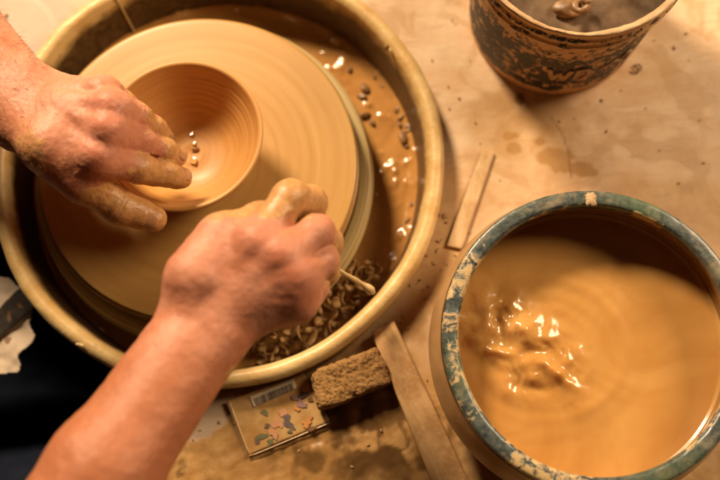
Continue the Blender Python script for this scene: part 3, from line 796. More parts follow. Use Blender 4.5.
# slab under the sheet, reaching past the picture on every side
arc = [(PCT[0] + PR * math.cos(a), PCT[1] + PR * math.sin(a)) for a in np.linspace(R(166), R(-113.8), 90)]
loop = [(-1.2, .405), (-.60, .405)] + arc + [ (-.230, .02), (-.248, -.18), (-.30, -.9), (1.5, -.9), (1.5, 1.7), (-1.2, 1.7)]
nv = len(Vt)
slab = [(x, y, -.0025) for x, y in loop] + [(x, y, -.034) for x, y in loop]
nl = len(loop)
me_extra = np.array(slab)
bm = bmesh.new()
tvs = [bm.verts.new(p) for p in slab[:nl]]; bvs = [bm.verts.new(p) for p in slab[nl:]]
bm.faces.new(tvs); bm.faces.new(bvs[::-1])
for i in range(nl): bm.faces.new((tvs[i], bvs[i], bvs[(i + 1) % nl], tvs[(i + 1) % nl]))
bmesh.ops.recalc_face_normals(bm, faces=bm.faces[:])
slab_ob = bm_obj('tabletop_slab', bm, M['table'])
tag(slab_ob, kind='structure')
slab_ob.name = 'worktable_board'
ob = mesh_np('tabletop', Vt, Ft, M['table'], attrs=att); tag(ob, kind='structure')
V = [(-4, -4, -.75), (4, -4, -.75), (4, 4, -.75), (-4, 4, -.75)]
tag(mesh_np('floor', V, [(0, 1, 2, 3)], M['floor'], smooth=False), kind='structure')

# ------------------------------------------------------------------ splash pan
PC = np.array([-.1284, .3232]) * GR
def wob_pan(T, I, r, z):
    return r * (1 + .002 * np.sin(3 * T + .5)) + .0006 * np.sin(9 * T), z + .0015 * np.sin(2 * T + 1)
prof = [(.045, .010), (.047, -.018), (.10, -.020), (.165, -.020), (.180, -.016), (.1880, -.004), (.1925, .035), (.1965, .060), (.1985, .0665), (.2025, .0700),
        (.2075, .0700), (.2115, .0668), (.2130, .0615), (.2115, .0560), (.2085, .0545), (.2055, .052), (.2010, .020), (.194, -.018), (.18, -.0255), (.05, -.0255), (.040, -.023), (.040, .010)]
V, F = lathe_arrays(dens(prof, .0016), 260, wob_pan)
rr = np.hypot(V[:, 0], V[:, 1]); nn = fbm3(V * 60 + 2, 4) - .5
V[:, 2] += nn * .0022 * sstep(.19, .20, rr); V[:, :2] *= (1 + nn * .004)[:, None]
V[:, :2] *= GR; V[:, 2] -= DROP
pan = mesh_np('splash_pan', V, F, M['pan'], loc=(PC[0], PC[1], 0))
tag(pan, 'round tan plastic splash pan with clay-smeared rolled rim around the wheel', 'splash pan')
# the seam where its two halves meet
a = math.atan2(*(PW(122, 8, .06)[:2] - PC)[::-1])
q = [(.1850, -.008), (.1880, .002), (.1920, .035), (.1955, .060), (.1978, .0668), (.2025, .0708), (.2075, .0708), (.2120, .0672)]
v_, f_ = tube([(GR * r_ * math.cos(a), GR * r_ * math.sin(a), z_ - DROP) for r_, z_ in q], [.0010] * len(q), 8)
mesh_np('seam', v_, f_, M['tool'], pan)

# brown slip lying in the pan
rg = np.linspace(.046 * GR, .1905 * GR, 120); tg = np.linspace(0, 2 * PI, 420, endpoint=False)
TT, RR = np.meshgrid(tg, rg, indexing='ij')
x = RR * np.cos(TT); y = RR * np.sin(TT)
z = -.034 + .0035 * (fbm2(x * 40 + 5, y * 40, 4, 4) - .5) + .0030 * np.maximum(0, fbm2(x * 90, y * 90, 2, 6) - .66) * 4
z += .004 * sstep(.187, .1992, RR)
I = np.arange(TT.size).reshape(TT.shape); J2 = np.roll(I, -1, 0)
Fq = np.stack([I[:, :-1], J2[:, :-1], J2[:, 1:], I[:, 1:]], -1).reshape(-1, 4)
o = mesh_np('wet_slip', np.stack([x, y, z], -1).reshape(-1, 3), Fq, M['slip'], loc=(PC[0], PC[1], 0))
tag(o, 'glossy brown liquid slip lying in the bottom of the splash pan', 'slip puddle')

# ------------------------------------------------------------------ wheel head, bat, bowl
WC = np.array([-.1442, .3152]) * GR
prof = [(.002, .050), (.10, .050), (.138, .050), (.146, .0495), (.1485, .0525), (.1575, .0525), (.1592, .0505), (.1592, .040), (.157, .037), (.152, .035), (.03, .034), (.028, -.019), (.002, -.019)]
V, F = lathe_arrays(dens(prof, .0012), 220)
V[:, :2] *= GR; V[:, 2] -= DROP
wh = mesh_np('wheel_head', V, F, M['head'], loc=(WC[0], WC[1], 0))
tag(wh, 'slip-filmed metal wheel head showing as a ring under the bat', 'wheel head')
prof = [(.001, .083), (.06, .0832), (.12, .0831), (.1445, .0832), (.1464, .0824), (.1470, .0805), (.1470, .0720), (.1460, .0705), (.143, .070), (.08, .070), (.001, .070)]
def wob_bat(T, I, r, z):
    return r, z + .0 * np.sin(r * 900 + .6 * np.sin(T)) * (r > .05) * (z > .0828)
V, F = lathe_arrays(dens(prof, .0010), 240, wob_bat)
V[:, :2] *= GR; V[:, 2] -= DROP
bat = mesh_np('bat', V, F, M['bat'], loc=(WC[0], WC[1], 0))
tag(bat, 'large flat round bat coated in pale slip, spinning under the clay bowl', 'bat')
for s in (-1, 1):
    v_, f_ = tube([(s * .118, .02, .010), (s * .118, .02, .0315)], [.005, .005], 16)
    mesh_np('bat_pin', v_, f_, M['head'], wh)

BC = PW(182.0, 134.5, .143)[:2]
zt = .143
# outside then inside of the thrown bowl
prof = [(.0005, .0835), (.034, .0835), (.039, .0845), (.043, .089), (.048, .098), (.0545, .111), (.0615, .125), (.0668, .1362), (.0692, .1405), (.0707, .1425), (.0719, .1433), (.0727, .1424), (.0724, .1404)]
outer = [(.0005, .0835), (.036, .0835), (.041, .0850), (.046, .091), (.0525, .103), (.0600, .117), (.0668, .131), (.0706, .1385), (.0724, .1412), (.0726, .1430), (.0714, .1442), (.0694, .1440), (.0680, .1428)]
inner = [(.0662, .139), (.0622, .1310), (.0560, .1205), (.0485, .1100), (.0400, .1015), (.0300, .0958), (.0200, .0935), (.0140, .0932), (.0095, .0934), (.0055, .0930), (.0025, .0926), (.0005, .0925)]
prof = dens(outer + inner, .0007)
def wob_pot(T, I, r, z):
    ins = I > len(dens(outer, .0007))
    ridge = np.sin(z * 1250 + T * 1.0) * .00022 * ((z < .134) & (z > .094)) * sstep(.012, .022, r)
    ridge = ridge + np.sin(z * 520 + T + 1) * .0002 * ((z < .134) & (z > .094))
    lop = 1 + .010 * np.cos(2 * T - .9) * sstep(.09, .143, z)
    return (r + np.where(ins, ridge, -ridge)) * lop, z + .0005 * np.sin(2 * T + .6) * sstep(.11, .143, z)
V, F = lathe_arrays(prof, 300, wob_pot)
V[:, :2] *= GR * .965; V[:, 2] -= DROP
# the wall is being pressed where the fingers are: a slight dent in the rim
pot = mesh_np('clay_bowl', V, F, M['bowl_clay'], loc=(BC[0], BC[1], 0))
tag(pot, 'freshly thrown wet clay bowl with finger rings inside, between the potter\'s hand and the bat', 'clay bowl')
# drops of slurry and one crumb at its centre
for k_, (uu, vv, s_) in enumerate(((192, 133, .8), (194, 143, .6), (193, 160, 1.0))):
    V_, F_ = lump_mesh(60 + k_, .0034 * s_); V_ = np.array(V_) * np.array([.75, 1.5, .24])
    o = mesh_np('slip_drop', V_, F_, M['bowl_clay_wet']); o.location = PW(uu, vv, .0940 + (.0008 if k_ > 1 else .0002)); o.rotation_euler = (-.20, -.07, .3 * k_)
    tag(o, 'small wet smear of shiny slurry on the floor of the clay bowl', 'slip smear', 'wet smears inside the clay bowl')
V_, F_ = lump_mesh(77, .0026); o = mesh_np('clay_crumb', V_, F_, M['lump']); o.location = PW(195, 149, .0942)
tag(o, 'small dark clay crumb at the centre of the clay bowl', 'clay crumb')

# ------------------------------------------------------------------ clay scraps in the pan
def trim_mesh(seed):
    r = np.random.RandomState(seed); n = 16
    L = r.uniform(.010, .019); w = r.uniform(.0046, .0080); th = r.uniform(.0012, .0024); tot = r.uniform(1.0, 4.0); tw = r.uniform(-1, 1)
    pos = np.zeros(3); ang = -tot / 2; rows = []; V = []; F = []
    for i in range(n):
        t = i / (n - 1); d = np.array([math.cos(ang), 0, math.sin(ang)]); nrm = np.array([-d[2], 0, d[0]])
        sd = unit(np.array([.25 * math.sin(tw * t * 2), 1, .3 * tw * (t - .5)]))
        ww = w * (.55 + .45 * math.sin(PI * min(1, max(.0, t * .9 + .08)))) * (1 + .25 * (r.rand() - .5)); hh = th * (.6 + .5 * math.sin(PI * t))
        for a, b in ((-1, -.5), (-1, .5), (-.4, 1), (.4, 1), (1, .5), (1, -.5), (.4, -.8), (-.4, -.8)):
            V.append(pos + sd * a * ww * .5 + nrm * b * hh * .5)
        pos = pos + d * L / n; ang += tot / n * (1 + .5 * math.sin(3 * t + seed))
    for i in range(n - 1):
        for k in range(8): F.append((i * 8 + k, i * 8 + (k + 1) % 8, i * 8 + 8 + (k + 1) % 8, i * 8 + 8 + k))
    F.append(tuple(range(7, -1, -1))); F.append(tuple((n - 1) * 8 + k for k in range(8)))
    V = np.array(V); V -= V.mean(0)
    return V, F
def repeat(name, protos, spots, mat, label, cat, group):
    base = []
    for k, (loc, rot, scl) in enumerate(spots):
        if k < len(protos):
            o = mesh_np(name, *protos[k], mat); base.append(o)
        else:
            o = base[k % len(base)].copy(); COL.objects.link(o)
        o.location = loc; o.rotation_euler = rot; o.scale = (scl, scl, scl)
        tag(o, label, cat, group)
spots = []
def inpan(q): return .163 < math.hypot(*(q[:2] - PC)) < .1875
tries = 0
while len(spots) < 120 and tries < 9000:
    tries += 1
    uu, vv = random.uniform(255, 385), random.uniform(262, 385)
    lay = random.random(); q = P(uu, vv, -.030 + .022 * lay)
    rr_ = math.hypot(*(q[:2] - PC)); an = math.degrees(math.atan2(q[1] - PC[1], q[0] - PC[0]))
    if not (.150 < rr_ < .1960): continue
    if not (-84 < an < -22): continue
    if an > -34 and random.random() < .55: continue
    if any(np.linalg.norm(q - s[0]) < .0074 for s in spots): continue
    spots.append((q, (random.uniform(-.45, .45) + (1.57 if random.random() < .35 else 0), random.uniform(-.45, .45), random.uniform(0, 6.28)), random.uniform(1.1, 1.35) if random.random() < .25 else random.uniform(.6, 1.1)))
repeat('clay_trimming', [trim_mesh(s) for s in range(9)], spots, M['trim'], 'curled strip of trimmed clay heaped in the lower right of the splash pan', 'clay trimming', 'clay trimmings heaped in the splash pan')
spots = []
for (uu, vv, s) in ((365, 88, 1.0), (362, 96, .8), (385, 86, .7), (366, 116, 1.0), (372, 122, .6), (391, 95, .6), (397, 110, .7), (403, 118, .9), (407, 126, .8), (404, 137, 1.3), (408, 132, .8),
                    (411, 140, .7), (414, 134, .6), (400, 125, .6), (396, 103, .5), (416, 148, .6), (408, 146, .7), (376, 78, .5), (350, 70, .6), (412, 205, .6), (408, 222, .7), (404, 236, .6)):
    spots.append((P(uu, vv, -.0325), (random.uniform(-.4, .4), random.uniform(-.4, .4), random.uniform(0, 6.28)), s))
repeat('clay_lump', [lump_mesh(s) for s in range(6)], spots, M['lump'], 'dark wet clay lump stuck in the slip at the right side of the splash pan', 'clay lump', 'dark clay lumps in the slip of the splash pan')

# scraps stuck to the rim of the pan
for (uu, vv, s, lab) in ((80, 345, 1.15, 'pale clay scrap stuck to the outer lower left edge of the splash pan rim'), (388, 48, 1.0, 'small clay scrap stuck to the upper right of the splash pan rim')):
    o = mesh_np('clay_scrap', *trim_mesh(31 + int(s * 100)), M['tool']); o.location = PW(uu, vv, 0.0715 if uu > 100 else .0725); o.rotation_euler = (.2, .1, -.3 if uu < 100 else -.9); o.scale = (s * .62,) * 3
    tag(o, lab, 'clay scrap')

# ------------------------------------------------------------------ bucket of slurry, top right
KC = np.array([.2172, .4800])
zb = .16
outer = [(.002, .002), (.080, .002), (.0858, .004), (.0880, .010), (.0905, .045), (.0940, .095), (.0965, .126), (.0972, .1285), (.1000, .1295), (.1004, .1330), (.0985, .1350), (.0990, .1420), (.1016, .1440), (.1020, .1480), (.1004, .1500), (.1010, .1555), (.1020, .1590), (.1008, .1604), (.0985, .1598)]
inner = [(.0975, .155), (.0955, .130), (.0915, .080), (.0870, .030), (.0855, .012), (.08, .008), (.002, .008)]
V, F = lathe_arrays(dens(outer + inner, .0016), 220)
nn = fbm3(V * 50, 4) - .5; rr = np.hypot(V[:, 0], V[:, 1])
V[:, :2] *= (1 + .012 * nn * (rr > .07))[:, None]
bk = mesh_np('bucket', V, F, M['bucket'], loc=(KC[0], KC[1], 0))
tag(bk, 'clay-crusted plastic bucket with worn dark printing and ragged pale rim', 'bucket')
# pale ragged clay along the rim
tg = np.linspace(0, 2 * PI, 300, endpoint=False); prs = np.linspace(0, 1, 14)
TT, SS = np.meshgrid(tg, prs, indexing='ij')
wd = .004 + .015 * sstep(.35, .75, fbm2(np.cos(TT) * 3 + 5, np.sin(TT) * 3, 4, 3)) * (.45 + .55 * np.cos(TT + 2.0) ** 2)
k = SS
rO = .1022 - .0042 * k - .0006; zO = .1606 + .0008 * np.sin(k * PI) - wd * np.maximum(0, k - .25) * 1.1
rO = rO - .010 * np.maximum(0, k - .45) * wd / .02
rO = rO * (1 + .010 * (fbm2(np.cos(TT) * 9, np.sin(TT) * 9, 3, 7) - .5)); zO = zO + .0022 * (fbm2(np.cos(TT) * 20, np.sin(TT) * 20 + SS * 2, 3, 9) - .5)
I = np.arange(TT.size).reshape(TT.shape); J2 = np.roll(I, -1, 0)
Fq = np.stack([I[:, :-1], J2[:, :-1], J2[:, 1:], I[:, 1:]], -1).reshape(-1, 4)
o = mesh_np('rim_crust', np.stack([rO * np.cos(TT), rO * np.sin(TT), zO], -1).reshape(-1, 3), Fq, M['smear'], bk)
mo = o.modifiers.new('s', 'SOLIDIFY'); mo.thickness = .0014; mo.offset = 1
# letters left of the print, bent round the wall
def strokes_on_wall(name, polys, wd, ang0, z0, mat, rad_fn, parent):
    V = []; F = []
    for pl in polys:
        pl = np.array(pl, float); pts = [pl[0]]
        for a, b in zip(pl[:-1], pl[1:]):
            n = max(1, int(np.linalg.norm(b - a) / .0012))
            for i in range(1, n + 1): pts.append(a + (b - a) * i / n)
        pts = np.array(pts); t = np.gradient(pts, axis=0); t /= np.linalg.norm(t, axis=1)[:, None]; nr = np.stack([-t[:, 1], t[:, 0]], 1)
        o = len(V)
        for p, n_ in zip(pts, nr):
            for s, dr in ((-.5, .0), (-.5, .0011), (.5, .0011), (.5, .0)):
                q = p + n_ * s * wd; r_ = rad_fn(z0 + q[1]) + dr; a = ang0 + q[0] / .092
                V.append((r_ * math.cos(a), r_ * math.sin(a), z0 + q[1]))
        for i in range(len(pts) - 1):
            for k in range(4): F.append((o + i * 4 + k, o + i * 4 + (k + 1) % 4, o + i * 4 + 4 + (k + 1) % 4, o + i * 4 + 4 + k))
        F.append((o, o + 1, o + 2, o + 3)); e = o + (len(pts) - 1) * 4; F.append((e + 3, e + 2, e + 1, e))
    return mesh_np(name, V, F, mat, parent, smooth=False)
radw = lambda z: float(np.interp(z, [.01, .045, .095, .126], [.0880, .0905, .0940, .0965])) + .0004
H = .024
W = [[(0, H), (.0055, 0), (.0105, H * .72), (.0155, 0), (.021, H)]]
D = [[(.0275, 0), (.0275, H), (.034, H), (.0395, H * .75), (.0395, H * .25), (.034, 0), (.0275, 0)]]
dash = [[(.046, H * .45), (.060, H * .75), (.066, H * .6)]]
O = [[(.074 + .006 * math.cos(a), H * .5 + H * .45 * math.sin(a)) for a in np.linspace(0, 2 * PI, 18)]]
strokes_on_wall('lettering', W + D, .0048, R(-106), .046, M['print'], radw, bk)
strokes_on_wall('lettering', dash + O, .0036, R(-104), .052, M['print'], radw, bk)
small = []
x0 = 0
for i in range(13):
    if i in (4, 9): x0 += .0035; continue
    k = i % 4; s = .0042
    small += [[(x0, 0), (x0, s)]] + ([[(x0, s), (x0 + .0022, s)], [(x0, s * .5), (x0 + .002, s * .5)]] if k == 0 else [[(x0, s), (x0 + .0024, 0)], [(x0 + .0024, 0), (x0 + .0024, s)]] if k == 1 else [[(x0, 0), (x0 + .0022, 0)], [(x0 + .0022, 0), (x0 + .0022, s)], [(x0, s), (x0 + .0022, s)]] if k == 2 else [[(x0, 0), (x0 + .0022, 0)]])
    x0 += .0046
strokes_on_wall('small_print', small, .0009, R(-101), .032, M['print'], radw, bk)
# slurry and lumps inside
rg = np.linspace(.0005, .0925, 60); tg = np.linspace(0, 2 * PI, 160, endpoint=False)
TT, RR = np.meshgrid(tg, rg, indexing='ij'); x = RR * np.cos(TT); y = RR * np.sin(TT)
z = .098 + .007 * (fbm2(x * 35, y * 35, 4, 2) - .5)
I = np.arange(TT.size).reshape(TT.shape); J2 = np.roll(I, -1, 0)
Fq = np.stack([I[:, :-1], J2[:, :-1], J2[:, 1:], I[:, 1:]], -1).reshape(-1, 4)
o = mesh_np('slurry', np.stack([x, y, z], -1).reshape(-1, 3), Fq, M['bucket_in'], loc=(KC[0], KC[1], 0))
tag(o, 'dark grey-brown clay slurry standing inside the printed bucket', 'slurry')
q0 = P(580, 12, .106)
pts = [q0 + np.array([.0095 * math.cos(a) * (1 - .03 * i), .010 * math.sin(a) * (1 - .03 * i), .004 + .0008 * i]) for i, a in enumerate(np.linspace(.4, 6.6, 20))]
v_, f_ = tube(pts, [.0034 + .0006 * math.sin(i) for i in range(20)], 12)
o = mesh_np('clay_coil', v_, f_, M['coil']); tag(o, 'curled wet clay coil lying in the slurry of the printed bucket', 'clay coil')
o = mesh_np('clay_lump', *lump_mesh(4, .011), M['coil']); o.location = P(569, 8, .103); tag(o, 'rounded brown clay lump beside the coil in the printed bucket', 'clay lump')

# ------------------------------------------------------------------ big slip crock, lower right
SC = np.array([.1908, .1250]); zr = .120
outer = [(.002, .003), (.092, .003), (.097, .006), (.106, .012), (.124, .028), (.1345, .048), (.1368, .066), (.1352, .084), (.1325, .098), (.1300, .107), (.1290, .1115)]
rimp = [(.1285, .1122), (.1284, .1170), (.1272, .1193), (.1245, .1203), (.1200, .1204), (.1172, .1200), (.1154, .1187), (.1143, .1165), (.1141, .1120), (.1147, .1095)]
inner = [(.1147, .1128), (.1153, .106), (.1180, .094), (.1205, .080), (.1170, .060), (.1050, .035), (.09, .018), (.06, .012), (.002, .011)]
V, F = lathe_arrays(dens(outer, .0018), 240)
nn = fbm3(V * 26, 4) - .5; V[:, :2] *= (1 + .010 * nn)[:, None]
crock = mesh_np('crock', V, F, M['crock'], loc=(SC[0], SC[1], 0))
tag(crock, 'large round stoneware crock with blue-green glazed rim, full of liquid slip', 'crock')
V, F = lathe_arrays(dens(inner, .0014), 480)
mesh_np('inner_wall', V, F, M['crock_in'], crock)
V, F = lathe_arrays(dens(rimp, .0007), 420, lambda T, I, r, z: (r * (1 + .0002 * np.sin(4 * T)), z))
th = np.degrees(np.arctan2(V[:, 1], V[:, 0])) % 360; rr = np.hypot(V[:, 0], V[:, 1])
nz1 = fbm2(np.cos(np.radians(th)) * 4 + 9, np.sin(np.radians(th)) * 4, 3, 3); nz2 = fbm3(V * 90, 4)
cl = .95 * sstep(.1178, .1152, rr + (nz2 - .5) * .009) * sstep(.35, .55, nz1 + .10 * (np.abs(th - 200) < 60))
for a0, w0, s0 in ((152, 14, .8), (170, 5, .75), (185, 10, .6), (248, 16, .85), (232, 5, .8), (205, 5, .7)):
    cl = np.maximum(cl, s0 * sstep(1.3, .6, np.abs(th - a0) / w0 + (nz2 - .5) * 2.2))
rim = mesh_np('glazed_rim', V + np.c_[np.zeros((len(V), 2)), (fbm3(V * 120, 3) - .5) * .0008 + cl * .0004], F, M['glaze'], crock, attrs={'clay': cl})
# splat of pale clay on the rim
a0 = math.atan2(*(P(590, 193, zr)[:2] - SC)[::-1])
bm = bmesh.new(); ring_ = []
for i in range(48):
    t = 2 * PI * i / 48; rr_ = .0060 * (.45 + 1.05 * float(fbm2(np.array(math.cos(t) * 1.6 + 3.3), np.array(math.sin(t) * 1.6 + 8.1), 3)))
    ring_.append((rr_ * math.cos(t) * 1.05, rr_ * math.sin(t)))
cx_, cy_ = .1205 * math.cos(a0), .1205 * math.sin(a0)
V = [(cx_ + x * .8, cy_ + y * 1.15, .1200) for x, y in ring_] + [(cx_ + x * .7, cy_ + y * 1.0, .1212) for x, y in ring_] + [(cx_, cy_, .1214)]
F = [(i, (i + 1) % 48, 48 + (i + 1) % 48, 48 + i) for i in range(48)] + [(48 + i, 48 + (i + 1) % 48, 96) for i in range(48)]
mesh_np('clay_splat', V, F, M['smear'], crock)

# liquid slip, churned where water is poured in
g = np.arange(-.1275, .1276, .0009); x, y = np.meshgrid(g, g, indexing='ij')
u, v = UV(x + SC[0], y + SC[1], .077)
zs = .075
def bump_at(cu, cv, ru, rv, h, ang=0, p=2):
    a = R(ang); du, dv = u - cu, v - cv
    X = (du * math.cos(a) + dv * math.sin(a)) / ru; Y = (-du * math.sin(a) + dv * math.cos(a)) / rv
    return h * np.exp(-(X ** 2 + Y ** 2) ** (p / 2))
mask = sstep(1.25, .25, np.hypot(((u - 520) * .80 + (v - 345) * .60) / 94, (-(u - 520) * .60 + (v - 345) * .80) / 50))
n1 = fbm2(x * 46 + 3, y * 46, 2, 2); n2 = fbm2(x * 130, y * 130, 3, 5); n3 = fbm2(x * 16, y * 16, 3, 9)
ridg = 1 - np.abs(2 * n2 - 1)
n4 = fbm2(x * 88 + 1.7 * n1, y * 75 + 1.3 * n3, 2, 14)
z = zs + .0012 * (n3 - .5) + mask * ((n1 - .5) * .0105 + (n4 - .5) * .0052 + (ridg - .6) * .0007 + .0030)
z += mask ** 2 * (fbm2(x * 170, y * 170, 2, 8) - .5) * .0004
for a in ((488, 325, 8, 14, .006, 20), (497, 318, 6, 10, -.006, 0), (520, 330, 18, 9, .005, 30), (555, 372, 24, 6, .005, 38), (530, 388, 18, 6, -.004, 10), (505, 385, 10, 14, .004, -20), (497, 352, 14, 5, .005, 10), (474, 340, 9, 7, .004, 0)):
    z += bump_at(*a)
dsw = np.hypot((u - 545) / 1.0, (v - 350) / .92)                       # slow swirl rings round the churned place
z += .0004 * np.sin(dsw / 9.5) * sstep(60, 95, dsw) * sstep(150, 100, dsw) + .0006 * np.exp(-((dsw - 78) / 9) ** 2) * sstep(540, 590, u)
z +=   .00016 * np.sin(dsw / 2.6 + 5 * n3) * sstep(150, 40, dsw) * (1 - mask) + .0009 * (fbm2(x * 34, y * 34, 2, 33) - .5)
rr = np.hypot(x, y)
z = np.where(rr > .114, np.maximum(z, zs - .0005) + .002 * sstep(.1165, .1200, np.minimum(rr, .1200)), z)
na, nb = x.shape; I = np.arange(na * nb).reshape(na, nb)
Fq = np.stack([I[:-1, :-1], I[1:, :-1], I[1:, 1:], I[:-1, 1:]], -1)
ok = rr < .1265; kq = ok[:-1, :-1] & ok[1:, :-1] & ok[1:, 1:] & ok[:-1, 1:]
Fq = Fq[kq].reshape(-1, 4); used = np.unique(Fq); mp = np.full(na * nb, -1); mp[used] = np.arange(len(used))
o = mesh_np('liquid_slip', np.stack([x, y, z], -1).reshape(-1, 3)[used], mp[Fq], M['pool'], loc=(SC[0], SC[1], 0))
tag(o, 'thick ochre liquid slip churned up inside the blue-green rimmed crock', 'liquid slip')

# ------------------------------------------------------------------ tools on the table
def slab_px(name, quad, z0, th, mat, bevel, seg=3, cuts=0, noise=0, parent=None, res=.0028, pits=0):
    """a bar or board: four photo corners standing at height z0, th thick"""
    pts = [P(a, b, z0 + th)[:2] for a, b in quad]; c = np.mean(pts, 0)
    e = pts[1] - pts[0]; ang = math.atan2(e[1], e[0]); ca, sa = math.cos(-ang), math.sin(-ang)
    loc = [((p - c)[0] * ca - (p - c)[1] * sa, (p - c)[0] * sa + (p - c)[1] * ca) for p in pts]
    bm = bmesh.new()
    lo_ = [bm.verts.new((x, y, 0)) for x, y in loc]; hi_ = [bm.verts.new((x, y, th)) for x, y in loc]
    bm.faces.new(lo_[::-1]); bm.faces.new(hi_)
    for i in range(4): bm.faces.new((lo_[i], lo_[(i + 1) % 4], hi_[(i + 1) % 4], hi_[i]))
    bmesh.ops.recalc_face_normals(bm, faces=bm.faces[:])
    bmesh.ops.bevel(bm, geom=bm.edges[:], offset=bevel, segments=seg, affect='EDGES', profile=.55)
    if cuts:
        bmesh.ops.triangulate(bm, faces=[f for f in bm.faces if len(f.verts) > 4])
        for _ in range(cuts): bmesh.ops.subdivide_edges(bm, edges=[e for e in bm.edges if e.calc_length() > res], cuts=1, use_grid_fill=True)
        bmesh.ops.triangulate(bm, faces=bm.faces[:])
    if noise:
        bm.normal_update()
        P3 = np.array([v.co[:] for v in bm.verts]); nn = fbm3(P3 * 90 + 4, 4) - .5
        if pits: nn = nn - pits * sstep(.47, .36, fbm3(P3 * 260 + 9, 3)) - pits * 1.5 * sstep(.035, .0, np.abs(fbm3(P3 * 38 + 2, 3) - .5)) * sstep(.5, .6, fbm3(P3 * 25 + 7, 2))
        for v_, k in zip(bm.verts, nn): v_.co += v_.normal * float(k) * noise
    o = bm_obj(name, bm, mat, parent, smooth=bool(cuts))
    o.location = (c[0], c[1], z0); o.rotation_euler = (0, 0, ang)
    return o
o = slab_px('wooden_bar', [(371, 332), (394, 320), (474, 492), (441, 505)], .0056, .009, M['wood'], .0018, 2, 5, .0005)
tag(o, 'flat wooden bar with clay stains lying between the sponge and the crock', 'wooden bar')
o = slab_px('wooden_stick', [(446, 246), (462, 249), (495, 152), (483, 148)], .0012, .0032, M['stick'], .0012, 2, 4, .0008)
tag(o, 'thin pale wooden stick lying flat between the splash pan and the crock', 'wooden stick')
o = slab_px('sponge', [(318, 412), (393, 383), (378, 345), (309, 371)], .0062, .0165, M['sponge'], .0062, 5, 8, .0050, res=.0012, pits=.20)
tag(o, 'rough brown clay-soaked block sponge resting on the end of the packet', 'sponge')

# flat plastic packet with a barcode
cq = [(248, 455), (330, 421), (303, 372), (226, 402)]
packet = slab_px('packet', cq, .0032, .0017, M['card'], .0007, 2, 5, .0006)
tag(packet, 'flat slip-filmed plastic packet with barcode and colourful print under the sponge', 'packet')
pa = packet.rotation_euler.z; pc = np.array(packet.location)[:2]
def loc_px(a, b):
    q = P(a, b, .004)[:2] - pc; return np.array([q[0] * math.cos(-pa) - q[1] * math.sin(-pa), q[0] * math.sin(-pa) + q[1] * math.cos(-pa)])
# raised welded edge round the packet
edge = [(229, 401), (247, 449), (250, 454), (256, 454), (330, 423)]
ep = [np.r_[loc_px(*q), .0015] for q in edge]
v_, f_ = tube(dens(np.array(ep), .002), [.0008] * len(dens(np.array(ep), .002)), 8)
mesh_np('welded_edge', v_, f_, M['card'], packet)
def patch(name, pts, z, mat, parent, th=.00012):
    n = len(pts); V = [(x, y, z) for x, y in pts] + [(x, y, z - th * 3) for x, y in pts]
    F = [tuple(range(n))] + [tuple(reversed(range(n, 2 * n)))] + [(i, n + i, n + (i + 1) % n, (i + 1) % n) for i in range(n)]
    return mesh_np(name, V, F, mat, parent, smooth=False)
lab = patch('barcode_label', [loc_px(*q) for q in ((250, 397), (294, 379), (297, 388), (254, 407))], .0025, M['label'], packet)
V = []; F = []
a0, a1 = loc_px(254, 399), loc_px(293, 383); b0, b1 = loc_px(256.5, 406), loc_px(295, 389.5)
t = .0
rb = random.Random(5)
while t < .98:
    w_ = rb.choice((.012, .012, .02, .03)); o_ = len(V)
    for s in (t, t + w_):
        for a, b in ((a0, a1), (b0, b1)):
            q = a + (b - a) * min(s, 1); V.append((q[0], q[1], .0027))
    F.append((o_, o_ + 1, o_ + 3, o_ + 2)); t += w_ + rb.choice((.012, .014, .022))
mesh_np('barcode', V, F, M['ink'], lab, smooth=False)
marks = [('green', 266, 413, 4, 3, 30), ('blue', 289, 422, 4.5, 8, -12), ('blue', 287, 416, 3, 5, 20), ('pink', 277, 424, 5, 6, 10), ('pink', 282, 414, 4, 4, 50), ('blue', 267, 427, 2.4, 2.6, 0), ('green', 263, 437, 6, 3, -25),
         ('blue', 258, 442, 3, 2.4, 10), ('green', 272, 442, 4, 2.4, -20), ('violet', 300, 404, 7, 3.4, 30), ('violet', 296, 399, 5, 3, 0), ('blue', 301, 397, 5, 3, -20), ('brown', 310, 400, 3.2, 3, 0), ('orange', 306, 425, 5, 4, -30),
         ('orange', 309, 421, 3, 5, 20), ('brown', 311, 429, 3.6, 3, -30), ('pink', 272, 434, 5, 3, 25), ('orange', 297, 409, 3, 2, 0), ('green', 290, 432, 3, 2, 0)]
mr = random.Random(9); marks = [(mt, cu + mr.uniform(-.6, .6) * a, cv + mr.uniform(-.6, .6) * b, a * mr.uniform(.5, .9), b * mr.uniform(.5, .9), an + mr.uniform(-40, 40)) for mt, cu, cv, a, b, an in marks for _ in range(3)]
for i, (mt, cu, cv, a, b, an) in enumerate(marks):
    rr_ = random.Random(i); pts = []
    for k in range(22):
        t = -2 * PI * k / 22; q = 1 + .35 * (rr_.random() - .5) + .18 * math.sin(3 * t + i)
        X, Y = a * q * math.cos(t), b * q * math.sin(t); c_, s_ = math.cos(R(an)), math.sin(R(an))
        pts.append(loc_px(cu + X * c_ - Y * s_, cv + X * s_ + Y * c_))
    patch('printed_mark', pts, .00225 + .000012 * i, M[mt], packet)

# tool held in the right hand: thin shaft with a rounded knob
pts = dens(np.array([PW(300, 247, .182), PW(322, 259, .158), PW(345, 274, .124), PW(362, 284, .100), PW(374, 293, .087)]), .002)
n = len(pts); rad = []
for i in range(n):
    t = i / (n - 1); rad.append(.0021 + .0003 * math.sin(t * 19) + .0024 * sstep(.84, .93, t) - .0030 * sstep(.965, 1.0, t))
v_, f_ = tube(pts, rad, 16)
tag(mesh_np('clay_tool', v_, f_, M['tool']), 'thin clay-coated stick tool with rounded end held in the right fist over the pan rim', 'pottery tool')

